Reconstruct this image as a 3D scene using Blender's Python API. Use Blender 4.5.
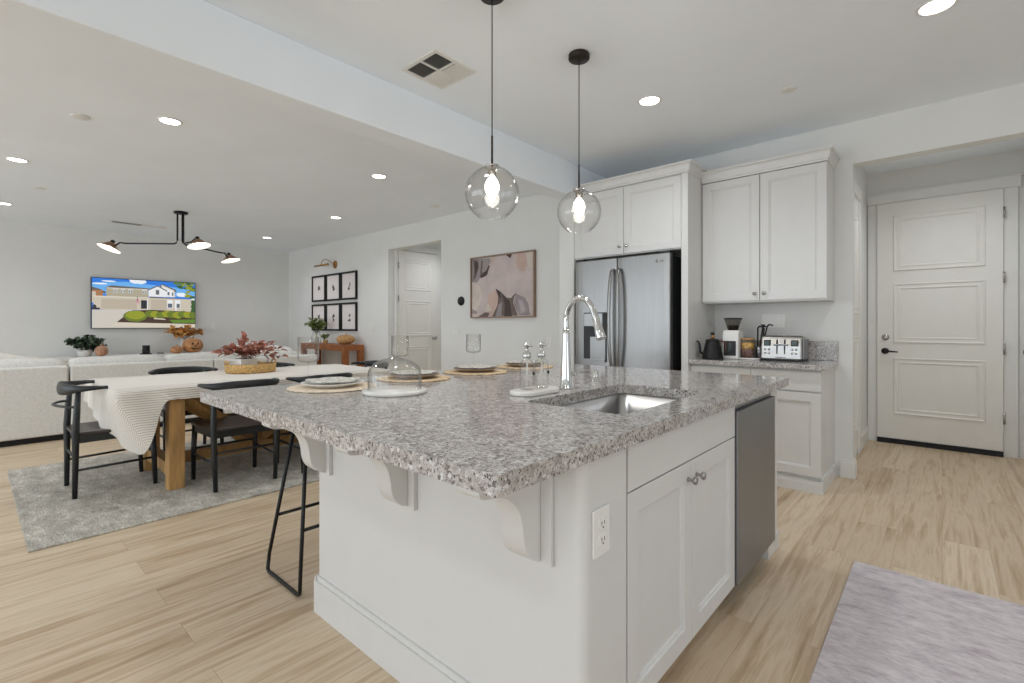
import bpy, bmesh, math, random
from mathutils import Vector, Matrix, Euler
R = math.radians
PI = math.pi
S = bpy.context.scene
COL = S.collection
for o in list(bpy.data.objects): bpy.data.objects.remove(o)

# ------------------------------------------------------------------ camera
FPX, HOR = 483.2, 326.0
cam_d = bpy.data.cameras.new('camera'); cam = bpy.data.objects.new('camera', cam_d); COL.objects.link(cam)
cam_d.sensor_width = 36.0; cam_d.lens = FPX/1024*36.0
cam_d.shift_y = -(341.5-HOR)/1024
cam_d.clip_start = 0.02
cam.location = (0, 0, 1.19)
cam.rotation_euler = (R(90), 0, math.atan(430/483.2))
S.camera = cam
# ------------------------------------------------------------------ colour management, world
S.view_settings.view_transform = 'Standard'; S.view_settings.look = 'None'
S.view_settings.exposure = 0.0; S.view_settings.gamma = 1.0
S.view_settings.use_curve_mapping = False
W = bpy.data.worlds.new('daylight'); S.world = W; W.use_nodes = True
W.node_tree.nodes['Background'].inputs[0].default_value = (0.80, 0.90, 1.0, 1)
W.node_tree.nodes['Background'].inputs[1].default_value = 1.0

def area(name, loc, rot, sx, sy, power, col):
    l = bpy.data.lights.new(name, 'AREA'); l.shape = 'RECTANGLE'; l.size = sx; l.size_y = sy
    l.energy = power; l.color = col
    o = bpy.data.objects.new(name, l); COL.objects.link(o); o.location = loc; o.rotation_euler = rot
    return o
# daylight coming in at the windows behind the camera (wall_front, y = -5.5); the right-hand area light is added fill
WINS = [(-9.8, -7.4), (-6.8, -4.4), (-3.6, -1.2), (-0.4, 2.0)]
S.cycles.max_bounces = 14; S.cycles.diffuse_bounces = 8; S.cycles.transparent_max_bounces = 24
for i, (a, b) in enumerate(WINS):
    area('window_daylight', ((a+b)/2, -5.42, 1.4), (R(90), 0, 0), b-a, 2.2, (48, 53, 50, 38)[i], (0.87, 0.96, 1.07))
area('added_side_fill', (3.92, 0.1, 1.5), (R(90), 0, R(90)), 5.0, 1.7, 20, (0.97, 0.98, 1.0))  # unseen fill light added from the right to balance the room
# unseen spots added to even out brightness, near the camera and in both alcoves
for p in ((-1.5, -0.9), (-0.02, -0.9), (1.6, 1.1), (1.6, -1.6), (-4.4, -2.0), (-6.6, -2.4), (-9.0, -2.4), (-2.2, -3.4), (0.1, 5.35), (-6.1, 5.4), (-1.5, 1.1)):
    l = bpy.data.lights.new('added_fill_spot', 'SPOT'); l.energy = 42 if p[1] < -1.5 else 34 if p[1] > 5 else 26; l.color = (0.95, 0.98, 1.03); l.spot_size = R(150); l.spot_blend = 0.9; l.shadow_soft_size = 0.12
    lo = bpy.data.objects.new('added_fill_spot', l); COL.objects.link(lo); lo.location = (*p, 2.74)

# ------------------------------------------------------------------ helpers
def lin(c):
    out = []
    for v in c[:3]:
        v = v/255
        out.append(v/12.92 if v <= 0.04045 else ((v+0.055)/1.055)**2.4)
    return (*out, 1)

def new_mat(name):
    m = bpy.data.materials.new(name); m.use_nodes = True
    nt = m.node_tree
    return m, nt, nt.nodes, nt.links, nt.nodes['Principled BSDF']

def coords(nt, scale=(1, 1, 1), kind='Object', rot=(0, 0, 0)):
    tc = nt.nodes.new('ShaderNodeTexCoord'); mp = nt.nodes.new('ShaderNodeMapping')
    mp.inputs['Scale'].default_value = scale; mp.inputs['Rotation'].default_value = rot
    nt.links.new(tc.outputs[kind], mp.inputs[0]); return mp.outputs[0]

def ramp(nt, stops, interp='LINEAR'):
    r = nt.nodes.new('ShaderNodeValToRGB'); cr = r.color_ramp; cr.interpolation = interp
    while len(cr.elements) < len(stops): cr.elements.new(0.5)
    for e, (p, c) in zip(cr.elements, stops): e.position = p; e.color = lin(c)
    return r

def mat(name, c, rough=0.5, metal=0.0, var=0.04, scale=8, bump=0.0, bscale=60, stretch=(1, 1, 1), **kw):
    m, nt, N, L, B = new_mat(name)
    n = N.new('ShaderNodeTexNoise'); n.inputs['Scale'].default_value = scale; n.inputs['Detail'].default_value = 4
    L.new(coords(nt, stretch), n.inputs['Vector'])
    lo = [max(0, v*(1-var)) for v in c]; hi = [min(255, v*(1+var)) for v in c]
    r = ramp(nt, [(0.3, lo), (0.7, hi)]); L.new(n.outputs['Fac'], r.inputs[0]); L.new(r.outputs[0], B.inputs['Base Color'])
    B.inputs['Roughness'].default_value = rough; B.inputs['Metallic'].default_value = metal
    for k, v in kw.items(): B.inputs[k.replace('_', ' ')].default_value = v
    if bump:
        n2 = N.new('ShaderNodeTexNoise'); n2.inputs['Scale'].default_value = bscale; n2.inputs['Detail'].default_value = 3
        L.new(coords(nt, stretch), n2.inputs['Vector'])
        b = N.new('ShaderNodeBump'); b.inputs['Strength'].default_value = bump; b.inputs['Distance'].default_value = 0.01
        L.new(n2.outputs['Fac'], b.inputs['Height']); L.new(b.outputs[0], B.inputs['Normal'])
    return m

def emit(name, c, strength, rough=0.5):
    m, nt, N, L, B = new_mat(name)
    B.inputs['Base Color'].default_value = lin(c); B.inputs['Emission Color'].default_value = lin(c)
    B.inputs['Emission Strength'].default_value = strength; B.inputs['Roughness'].default_value = rough
    return m

def glass_mat(name, tint=(1, 1, 1), edge=0.75, extra=0.03, dark=(0.76, 0.77, 0.77)):
    # thin-walled glass: fresnel mix of see-through and mirror
    m = bpy.data.materials.new(name); m.use_nodes = True; nt = m.node_tree; nt.nodes.clear()
    N = nt.nodes; L = nt.links
    out = N.new('ShaderNodeOutputMaterial'); mx = N.new('ShaderNodeMixShader')
    t = N.new('ShaderNodeBsdfTransparent'); t.inputs[0].default_value = (*tint, 1)
    g = N.new('ShaderNodeBsdfGlossy'); g.inputs['Roughness'].default_value = 0.02
    f = N.new('ShaderNodeLayerWeight'); f.inputs['Blend'].default_value = 0.5      # Schlick-like edge reflection, same from both sides
    p = N.new('ShaderNodeMath'); p.operation = 'POWER'; p.inputs[1].default_value = 3.5
    a = N.new('ShaderNodeMath'); a.operation = 'MULTIPLY_ADD'; a.inputs[1].default_value = edge; a.inputs[2].default_value = extra
    L.new(f.outputs['Facing'], p.inputs[0]); L.new(p.outputs[0], a.inputs[0]); L.new(a.outputs[0], mx.inputs[0])
    tr = N.new('ShaderNodeMix'); tr.data_type = 'RGBA'; tr.inputs['A'].default_value = (*tint, 1); tr.inputs['B'].default_value = (*dark, 1)
    L.new(p.outputs[0], tr.inputs['Factor']); L.new(tr.outputs['Result'], t.inputs[0])
    L.new(t.outputs[0], mx.inputs[1]); L.new(g.outputs[0], mx.inputs[2]); L.new(mx.outputs[0], out.inputs[0])
    return m

M = {}
M['wall'] = mat('wall_paint', (224, 224, 221), 0.85, var=0.008, scale=3, bump=0.04, bscale=120)
M['ceiling'] = mat('ceiling_paint', (240, 246, 252), 0.9, var=0.008, scale=2, bump=0.05, bscale=90)
M['trim'] = mat('trim_paint', (226, 225, 221), 0.4, var=0.006)
M['door'] = mat('door_paint', (229, 227, 221), 0.38, var=0.006)
M['cab'] = mat('cabinet_paint', (214, 213, 210), 0.35, var=0.006)
M['black'] = mat('black_metal', (22, 22, 23), 0.4, 0.3, var=0.1)
M['dark_bronze'] = mat('dark_bronze', (48, 42, 38), 0.4, 0.6, var=0.1)
M['chrome'] = mat('chrome', (215, 215, 214), 0.07, 1.0, var=0.01)
M['nickel'] = mat('brushed_nickel', (175, 172, 168), 0.22, 1.0, var=0.03)
M['steel'] = mat('brushed_stainless', (148, 147, 145), 0.34, 1.0, var=0.02, scale=6, stretch=(12, 12, 0.4))
M['darksteel'] = mat('dark_stainless', (150, 151, 153), 0.40, 1.0, var=0.012, scale=6, stretch=(12, 12, 0.4))
M['sinksteel'] = mat('sink_stainless', (190, 190, 190), 0.28, 1.0, var=0.03, scale=9, stretch=(1, 10, 1))
M['appl'] = mat('appliance_side_grey', (38, 38, 39), 0.5, var=0.05)
M['toaster_steel'] = mat('polished_steel', (176, 174, 170), 0.3, 1.0, var=0.02)
M['brass'] = mat('brass', (178, 134, 78), 0.28, 1.0, var=0.06)
M['copper'] = mat('antique_brass_shade', (156, 120, 94), 0.4, 0.6, var=0.1)
M['chairblack'] = mat('black_stained_wood', (26, 30, 31), 0.38, var=0.15, stretch=(1, 1, 0.2))
M['chairseat'] = mat('dark_seat_wood', (56, 46, 42), 0.35, var=0.15)
M['tablewood'] = mat('honey_wood', (176, 136, 84), 0.5, var=0.12, scale=10, stretch=(3, 3, 0.4), bump=0.1)
M['consolewood'] = mat('walnut_console', (148, 88, 44), 0.45, var=0.12, scale=10, stretch=(0.5, 3, 1))
M['wicker'] = mat('wicker', (196, 158, 98), 0.7, var=0.25, scale=60, bump=0.8, bscale=140, stretch=(1, 1, 2))
M['plaid'] = mat('woven_pumpkin', (184, 142, 92), 0.8, var=0.22, scale=45, bump=0.6, bscale=90)
M['sofa'] = mat('sofa_linen', (222, 220, 214), 0.95, var=0.03, scale=40, bump=0.25, bscale=300)
M['pillow'] = mat('pillow_fabric', (226, 222, 214), 0.95, var=0.04, scale=20, bump=0.3, bscale=200)
M['white'] = mat('white_plastic', (232, 231, 226), 0.35, var=0.01)
M['marble'] = mat('white_marble', (228, 226, 221), 0.25, var=0.04, scale=14)
M['ceramic'] = mat('white_ceramic', (226, 224, 218), 0.25, var=0.02)
M['glass'] = glass_mat('clear_glass', (0.985, 0.985, 0.98))
M['globe'] = glass_mat('globe_glass', (0.99, 0.99, 0.985), 0.6, 0.04, (0.80, 0.80, 0.80))
M['smoke'] = glass_mat('smoked_plastic', (0.55, 0.53, 0.50), 0.7, 0.04)
M['winglass'] = glass_mat('window_glass', (0.98, 0.99, 0.99))
M['bulb'] = emit('lit_bulb', (255, 250, 240), 12)
M['lens'] = emit('downlight_lens', (255, 250, 242), 9)
M['shadein'] = emit('lit_shade_inside', (255, 246, 232), 1.2)
M['leaf'] = mat('green_leaf', (58, 74, 56), 0.55, var=0.4, scale=18)
M['leaf2'] = mat('light_green_leaf', (118, 132, 74), 0.55, var=0.35, scale=25)
M['rust'] = mat('rust_leaf', (158, 104, 88), 0.6, var=0.35, scale=25)
M['orange'] = mat('orange_leaf', (214, 150, 84), 0.6, var=0.28, scale=25)
M['pumpkin'] = mat('pumpkin_skin', (188, 134, 88), 0.55, var=0.18, scale=14)
M['pinkpumpkin'] = mat('pale_pumpkin_skin', (186, 140, 112), 0.6, var=0.12, scale=14)
M['mat_w'] = mat('seagrass_mat', (208, 184, 150), 0.85, var=0.14, scale=50, bump=0.5, bscale=160)
M['mat_p'] = mat('pale_mat', (222, 206, 184), 0.85, var=0.08, scale=50, bump=0.5, bscale=160)
M['plate_b'] = mat('taupe_plate', (150, 130, 112), 0.35, var=0.15, scale=20)
M['paper'] = mat('mat_board_paper', (232, 224, 222), 0.8, var=0.01)
M['ink'] = mat('sketch_ink', (92, 88, 88), 0.8, var=0.3, scale=40)
M['coffee'] = mat('coffee_beans', (52, 38, 30), 0.6, var=0.3, scale=120, bump=0.6, bscale=200)
M['candy'] = mat('orange_snacks', (212, 150, 72), 0.6, var=0.35, scale=45)
M['candy2'] = mat('dark_snacks', (110, 78, 70), 0.6, var=0.5, scale=60)
M['lcd'] = mat('lcd_display', (56, 76, 68), 0.2)
M['binwin'] = mat('dark_window', (52, 60, 60), 0.12)
M['redwood'] = mat('kettle_handle_wood', (84, 48, 38), 0.5, var=0.1)

def mat_speckled(name):
    m, nt, N, L, B = new_mat(name)
    n = N.new('ShaderNodeTexNoise'); n.inputs['Scale'].default_value = 55; n.inputs['Detail'].default_value = 2
    L.new(coords(nt), n.inputs['Vector'])
    r = ramp(nt, [(0.40, (226, 224, 218)), (0.5, (214, 212, 202)), (0.58, (148, 148, 136)), (0.62, (222, 220, 214))])
    L.new(n.outputs['Fac'], r.inputs[0]); L.new(r.outputs[0], B.inputs['Base Color']); B.inputs['Roughness'].default_value = 0.3
    return m
M['speckled'] = mat_speckled('speckled_stoneware')

def mat_granite():
    m, nt, N, L, B = new_mat('granite')
    co = coords(nt)
    def noise(s, d=4, r=0.6):
        n = N.new('ShaderNodeTexNoise'); n.inputs['Scale'].default_value = s; n.inputs['Detail'].default_value = d
        n.inputs['Roughness'].default_value = r; L.new(co, n.inputs['Vector']); return n.outputs['Fac']
    def vor(s):
        v = N.new('ShaderNodeTexVoronoi'); v.inputs['Scale'].default_value = s; L.new(co, v.inputs['Vector']); return v
    base = ramp(nt, [(0.30, (132, 124, 118)), (0.45, (168, 161, 156)), (0.58, (196, 192, 188)), (0.75, (172, 165, 159))])
    L.new(noise(38, 6, 0.75), base.inputs[0])
    def over(prev, mask, c):
        mx = N.new('ShaderNodeMix'); mx.data_type = 'RGBA'; L.new(mask, mx.inputs['Factor']); L.new(prev, mx.inputs['A'])
        mx.inputs['B'].default_value = lin(c); return mx.outputs['Result']
    def mask(fac, a, b):
        r = N.new('ShaderNodeMapRange'); r.inputs['From Min'].default_value = a; r.inputs['From Max'].default_value = b
        L.new(fac, r.inputs['Value']); return r.outputs['Result']
    v1 = vor(125); sep = N.new('ShaderNodeSeparateColor'); L.new(v1.outputs['Color'], sep.inputs[0])
    c = over(base.outputs[0], mask(sep.outputs[0], 0.88, 0.90), (212, 211, 210))
    c = over(c, mask(noise(85, 4, 0.65), 0.555, 0.61), (112, 106, 102))
    c = over(c, mask(noise(135, 3, 0.6), 0.595, 0.63), (62, 60, 61))
    c = over(c, mask(noise(60, 4, 0.7), 0.66, 0.71), (222, 221, 220))
    L.new(c, B.inputs['Base Color']); B.inputs['Roughness'].default_value = 0.12
    return m
M['granite'] = mat_granite()

def mat_floor():
    m, nt, N, L, B = new_mat('oak_plank_floor')
    co = coords(nt, (1, 1, 1), 'Object', (0, 0, R(90)))
    br = N.new('ShaderNodeTexBrick'); L.new(co, br.inputs['Vector'])
    br.inputs['Scale'].default_value = 1.0; br.inputs['Brick Width'].default_value = 1.52; br.inputs['Row Height'].default_value = 0.19
    br.inputs['Mortar Size'].default_value = 0.0009; br.inputs['Mortar Smooth'].default_value = 0.2; br.offset = 0.37
    br.inputs['Color1'].default_value = lin((214, 196, 170)); br.inputs['Color2'].default_value = lin((202, 182, 155)); br.inputs['Mortar'].default_value = lin((168, 146, 120))
    n = N.new('ShaderNodeTexNoise'); n.inputs['Scale'].default_value = 3.2; n.inputs['Detail'].default_value = 6; n.inputs['Roughness'].default_value = 0.6
    n.inputs['Distortion'].default_value = 0.3
    # grain runs along the planks; each plank offset by its own brick colour
    c2 = coords(nt, (7.0, 0.45, 1)); ad = N.new('ShaderNodeVectorMath'); ad.operation = 'ADD'; sc = N.new('ShaderNodeVectorMath'); sc.operation = 'SCALE'
    sc.inputs['Scale'].default_value = 60
    L.new(br.outputs['Color'], sc.inputs[0]); L.new(c2, ad.inputs[0]); L.new(sc.outputs[0], ad.inputs[1]); L.new(ad.outputs[0], n.inputs['Vector'])
    r = ramp(nt, [(0.25, (200, 186, 168)), (0.40, (232, 223, 212)), (0.52, (255, 255, 255)), (0.66, (238, 231, 222)), (0.8, (255, 253, 250))])
    L.new(n.outputs['Fac'], r.inputs[0])
    mx = N.new('ShaderNodeMix'); mx.data_type = 'RGBA'; mx.blend_type = 'MULTIPLY'; mx.inputs['Factor'].default_value = 1
    L.new(br.outputs['Color'], mx.inputs['A']); L.new(r.outputs[0], mx.inputs['B']); L.new(mx.outputs['Result'], B.inputs['Base Color'])
    B.inputs['Roughness'].default_value = 0.42
    return m
M['floor'] = mat_floor()

def mat_rug(name, stops, sc, warp=(1, 1, 1), line=60):
    m, nt, N, L, B = new_mat(name)
    n = N.new('ShaderNodeTexNoise'); n.inputs['Scale'].default_value = sc; n.inputs['Detail'].default_value = 8; n.inputs['Roughness'].default_value = 0.75
    L.new(coords(nt, warp), n.inputs['Vector'])
    n2 = N.new('ShaderNodeTexNoise'); n2.inputs['Scale'].default_value = line; n2.inputs['Detail'].default_value = 2
    L.new(coords(nt, (warp[0]*1.0, warp[1]*3.0, 1)), n2.inputs['Vector'])
    a = N.new('ShaderNodeMath'); a.operation = 'MULTIPLY_ADD'; a.inputs[1].default_value = 0.35; L.new(n2.outputs['Fac'], a.inputs[0])
    s_ = N.new('ShaderNodeMath'); s_.operation = 'MULTIPLY'; s_.inputs[1].default_value = 0.65; L.new(n.outputs['Fac'], s_.inputs[0]); L.new(s_.outputs[0], a.inputs[2])
    r = ramp(nt, stops); L.new(a.outputs[0], r.inputs[0]); L.new(r.outputs[0], B.inputs['Base Color'])
    B.inputs['Roughness'].default_value = 0.95
    b = N.new('ShaderNodeBump'); b.inputs['Strength'].default_value = 0.4; b.inputs['Distance'].default_value = 0.004
    L.new(n2.outputs['Fac'], b.inputs['Height']); L.new(b.outputs[0], B.inputs['Normal'])
    return m
M['rug_grey'] = mat_rug('grey_flatweave', [(0.38, (146, 142, 132)), (0.47, (168, 163, 153)), (0.54, (184, 179, 168)), (0.62, (212, 208, 197))], 6.5, (0.9, 1.6, 1), 30)
M['rug_mauve'] = mat_rug('mauve_flatweave', [(0.34, (158, 146, 154)), (0.44, (188, 178, 182)), (0.54, (206, 198, 198)), (0.64, (216, 210, 212))], 9, (0.9, 2.2, 1), 45)

def mat_cloth():
    m, nt, N, L, B = new_mat('striped_tablecloth')
    tc = N.new('ShaderNodeTexCoord'); sp = N.new('ShaderNodeSeparateXYZ'); L.new(tc.outputs['UV'], sp.inputs[0])
    sn = N.new('ShaderNodeMath'); sn.operation = 'SINE'; ml = N.new('ShaderNodeMath'); ml.operation = 'MULTIPLY'; ml.inputs[1].default_value = 2*PI/0.016
    L.new(sp.outputs[0], ml.inputs[0]); L.new(ml.outputs[0], sn.inputs[0])
    gt = N.new('ShaderNodeMapRange'); gt.inputs['From Min'].default_value = 0.55; gt.inputs['From Max'].default_value = 0.8; L.new(sn.outputs[0], gt.inputs['Value'])
    ab = N.new('ShaderNodeMath'); ab.operation = 'ABSOLUTE'; L.new(sp.outputs[0], ab.inputs[0])
    ed = N.new('ShaderNodeMapRange'); ed.inputs['From Min'].default_value = 0.40; ed.inputs['From Max'].default_value = 0.42; L.new(ab.outputs[0], ed.inputs['Value'])
    m2 = N.new('ShaderNodeMath'); m2.operation = 'MULTIPLY'; L.new(gt.outputs[0], m2.inputs[0]); L.new(ed.outputs[0], m2.inputs[1])
    mx = N.new('ShaderNodeMix'); mx.data_type = 'RGBA'; mx.inputs['A'].default_value = lin((228, 223, 214)); mx.inputs['B'].default_value = lin((176, 168, 158))
    L.new(m2.outputs[0], mx.inputs['Factor']); L.new(mx.outputs['Result'], B.inputs['Base Color']); B.inputs['Roughness'].default_value = 0.95
    return m
M['cloth'] = mat_cloth()

# ---- mesh builders -------------------------------------------------
def BM(): return bmesh.new()

def box(b, x0, y0, z0, x1, y1, z1, mi=0):
    v = [b.verts.new(p) for p in ((x0, y0, z0), (x1, y0, z0), (x1, y1, z0), (x0, y1, z0), (x0, y0, z1), (x1, y0, z1), (x1, y1, z1), (x0, y1, z1))]
    for f in ((0, 3, 2, 1), (4, 5, 6, 7), (0, 1, 5, 4), (1, 2, 6, 5), (2, 3, 7, 6), (3, 0, 4, 7)):
        b.faces.new([v[i] for i in f]).material_index = mi
    return v

def prism(b, poly, h0, h1, axis='z', mi=0):
    """poly: 2D ccw list; axis z: (x,y); axis x: (y,z) ; axis y: (x,z)"""
    def P(p, h): return {'z': (p[0], p[1], h), 'x': (h, p[0], p[1]), 'y': (p[0], h, p[1])}[axis]
    a = [b.verts.new(P(p, h0)) for p in poly]; c = [b.verts.new(P(p, h1)) for p in poly]
    n = len(poly)
    fs = [b.faces.new(a[::-1]), b.faces.new(c)]
    for i in range(n): fs.append(b.faces.new((a[i], a[(i+1) % n], c[(i+1) % n], c[i])))
    for f in fs: f.material_index = mi
    bmesh.ops.recalc_face_normals(b, faces=fs)

def ring_frame(d, up):
    d = Vector(d).normalized(); u = Vector(up)
    if abs(d.dot(u)) > 0.98: u = Vector((1, 0, 0)) if abs(d.x) < 0.9 else Vector((0, 1, 0))
    s = d.cross(u).normalized(); t = s.cross(d).normalized()
    return s, t

def loops(b, x0, z0, x1, z1, steps, fill=True):
    """nested rectangular loops in the x-z plane facing -y; steps = [(inset, y), ...]"""
    R_ = []
    for ins, y in steps:
        R_.append([b.verts.new(p) for p in ((x0+ins, y, z0+ins), (x1-ins, y, z0+ins), (x1-ins, y, z1-ins), (x0+ins, y, z1-ins))])
    for A, C in zip(R_, R_[1:]):
        for i in range(4): b.faces.new((A[i], A[(i+1) % 4], C[(i+1) % 4], C[i]))
    if fill: b.faces.new(R_[-1])
    return R_

def tube(b, pts, r, seg=12, closed=False, up=(0, 0, 1), caps=True, mi=0):
    """r: float, list of floats or list of (side, up) half-widths"""
    pts = [Vector(p) for p in pts]; n = len(pts)
    rr = r if isinstance(r, (list, tuple)) else [r]*n
    rings = []
    for i, p in enumerate(pts):
        if closed: d = pts[(i+1) % n]-pts[i-1]
        else: d = pts[min(i+1, n-1)]-pts[max(i-1, 0)]
        s, t = ring_frame(d, up)
        q = rr[i]; q = q if isinstance(q, (list, tuple)) else (q, q)
        rings.append([b.verts.new(p+s*math.cos(2*PI*k/seg)*q[0]+t*math.sin(2*PI*k/seg)*q[1]) for k in range(seg)])
    fs = []
    for i in range(n if closed else n-1):
        A, Bv = rings[i], rings[(i+1) % n]
        for k in range(seg): fs.append(b.faces.new((A[k], A[(k+1) % seg], Bv[(k+1) % seg], Bv[k])))
    if caps and not closed:
        fs.append(b.faces.new(rings[0][::-1])); fs.append(b.faces.new(rings[-1]))
    for f in fs: f.material_index = mi; f.smooth = True
    bmesh.ops.recalc_face_normals(b, faces=fs)

def smooth_pts(pts, n=6):
    """Catmull-Rom through the points"""
    P = [Vector(p) for p in pts]; out = []
    for i in range(len(P)-1):
        p0 = P[max(i-1, 0)]; p1 = P[i]; p2 = P[i+1]; p3 = P[min(i+2, len(P)-1)]
        for k in range(n):
            t = k/n
            out.append(0.5*((2*p1)+(p2-p0)*t+(2*p0-5*p1+4*p2-p3)*t*t+(3*p1-p0-3*p2+p3)*t**3))
    out.append(P[-1]); return out

def lathe(b, prof, c=(0, 0, 0), seg=24, mi=0, M4=None, wob=None):
    """prof: list of (r, z)"""
    c = Vector(c); rings = []
    for r, z in prof:
        if r < 1e-6: rings.append([b.verts.new((0, 0, z))])
        else:
            rings.append([b.verts.new((r*(wob(2*PI*k/seg) if wob else 1)*math.cos(2*PI*k/seg), r*(wob(2*PI*k/seg) if wob else 1)*math.sin(2*PI*k/seg), z)) for k in range(seg)])
    fs = []
    for A, Bv in zip(rings, rings[1:]):
        if len(A) == 1 and len(Bv) == 1: continue
        for k in range(seg):
            k2 = (k+1) % seg
            if len(A) == 1: fs.append(b.faces.new((A[0], Bv[k], Bv[k2])))
            elif len(Bv) == 1: fs.append(b.faces.new((A[k2], A[k], Bv[0])))
            else: fs.append(b.faces.new((A[k], A[k2], Bv[k2], Bv[k])))
    for f in fs: f.material_index = mi; f.smooth = True
    vs = [v for R_ in rings for v in R_]
    if M4 is not None: bmesh.ops.transform(b, matrix=M4, verts=vs)
    bmesh.ops.translate(b, vec=c, verts=vs)
    bmesh.ops.recalc_face_normals(b, faces=fs)

def cyl(b, p0, p1, r, seg=16, mi=0): tube(b, [p0, p1], r, seg, mi=mi)

def rrect(x0, y0, x1, y1, r, n=5):
    pts = []
    for cx, cy, a in ((x1-r, y1-r, 0), (x0+r, y1-r, 90), (x0+r, y0+r, 180), (x1-r, y0+r, 270)):
        for k in range(n+1):
            t = R(a+90*k/n); pts.append((cx+r*math.cos(t), cy+r*math.sin(t)))
    return pts

def leafm(b, p, d, L, w, mi=0, up=(0, 0, 1), fold=0.25):
    """one leaf: pointed, slightly folded blade with four segments"""
    d = Vector(d).normalized(); s, t = ring_frame(d, up); p = Vector(p)
    mid = [p, p+d*L*0.33+t*w*0.1, p+d*L*0.7+t*w*0.05, p+d*L-t*w*0.15]
    l = [mid[1]-s*w*0.5+t*w*fold, mid[2]-s*w*0.38+t*w*fold]; r_ = [mid[1]+s*w*0.5+t*w*fold, mid[2]+s*w*0.38+t*w*fold]
    V = b.verts.new; m0, m1, m2, m3 = [V(q) for q in mid]; l1, l2 = V(l[0]), V(l[1]); r1, r2 = V(r_[0]), V(r_[1])
    for f in ((m0, m1, l1), (l1, m1, m2, l2), (l2, m2, m3), (m0, r1, m1), (r1, r2, m2, m1), (r2, m3, m2)):
        q = b.faces.new(f); q.material_index = mi; q.smooth = True

def mesh(name, b, mats, smooth=None):
    me = bpy.data.meshes.new(name); b.to_mesh(me); b.free()
    for m in (mats if isinstance(mats, (list, tuple)) else [mats]): me.materials.append(M[m] if isinstance(m, str) else m)
    return me

def obj(name, b, mats, parent=None, loc=(0, 0, 0), rotz=0, bevel=0, rel=True, label=None, bseg=2):
    """links ONE mesh object; if rel, the mesh was built in world space and is moved under its parent"""
    if parent is not None and rel:
        bmesh.ops.translate(b, vec=-Vector(parent.location), verts=b.verts[:])
    o = bpy.data.objects.new(name, mesh(name, b, mats)); COL.objects.link(o)
    o.location = loc; o.rotation_euler = (0, 0, rotz)
    if parent is not None: o.parent = parent
    if bevel:
        md = o.modifiers.new('bevel', 'BEVEL'); md.width = bevel; md.segments = bseg; md.limit_method = 'ANGLE'; md.angle_limit = R(40)
        md.harden_normals = False
    if label: o['label'] = label
    return o

def tag(o, label, cat, group=None, kind=None):
    o['label'] = label; o['category'] = cat
    if group: o['group'] = group
    if kind: o['kind'] = kind
    return o

def thing(name, label, cat, loc=(0, 0, 0), rotz=0, group=None):
    o = bpy.data.objects.new(name, None); COL.objects.link(o); o.location = loc; o.rotation_euler = (0, 0, rotz)
    o.empty_display_size = 0.05
    return tag(o, label, cat, group)

def rebase(o, loc):
    """put the origin of a single-mesh thing at its base"""
    loc = Vector(loc); o.data.transform(Matrix.Translation(-loc)); o.location = loc; return o

def struct(name, b, mats, parent=None, bevel=0, cat=None, label=None):
    o = obj(name, b, mats, parent, bevel=bevel)
    if parent is None: o['kind'] = 'structure'
    return o

def dup(root, loc, rotz=0, label=None, group=None):
    r = root.copy(); COL.objects.link(r); r.location = loc; r.rotation_euler = (0, 0, rotz)
    if label: r['label'] = label
    if group: r['group'] = group
    for ch in list(root.children):
        c = ch.copy(); COL.objects.link(c); c.parent = r
        for g in list(ch.children):
            d = g.copy(); COL.objects.link(d); d.parent = c
    return r

# ================================================================== SETTING
XL, XR, YB, YF, ZC = -10.52, 4.0, 4.58, -5.5, 2.78
b = BM(); box(b, XL-0.1, YF-0.1, -0.1, XR+0.1, 7.0, 0); struct('floor', b, 'floor')
b = BM(); box(b, XL-0.1, YF-0.1, ZC, XR+0.1, 7.0, ZC+0.1); struct('ceiling', b, 'ceiling')
b = BM(); box(b, -2.88, YF, 2.455, -2.69, YB, ZC); struct('trim_1', b, 'ceiling', bevel=0.008)          # dropped beam
# back wall (pictures, kitchen, alcoves)
T = 0.12
b = BM()
box(b, XL, YB, 0, -6.80, YB+T, ZC); box(b, -6.80, YB, 2.445, -5.46, YB+T, ZC)
box(b, -5.46, YB, 0, -0.52, YB+T, ZC); box(b, -0.52, YB, 2.455, 2.0, YB+T, ZC); box(b, 2.0, YB, 0, XR, YB+T, ZC)
struct('wall_back', b, 'wall')
b = BM(); box(b, XL-0.1, YF, 0, XL, 7.0, ZC); struct('wall_left', b, 'wall')
b = BM()   # right wall with an unseen opening added for the side fill light
box(b, XR, YF, 0, XR+0.1, -2.4, ZC); box(b, XR, 2.6, 0, XR+0.1, 7.0, ZC); box(b, XR, -2.4, 0, XR+0.1, 2.6, 0.65); box(b, XR, -2.4, 2.35, XR+0.1, 2.6, ZC)
struct('wall_right', b, 'wall')
b = BM()   # front wall behind the camera, four tall windows
xs = XL
for (a, c) in WINS:
    box(b, xs, YF-0.1, 0, a, YF, ZC); box(b, a, YF-0.1, 0, c, YF, 0.3); box(b, a, YF-0.1, 2.5, c, YF, ZC); xs = c
box(b, xs, YF-0.1, 0, XR, YF, ZC)
struct('wall_front', b, 'wall')
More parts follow.
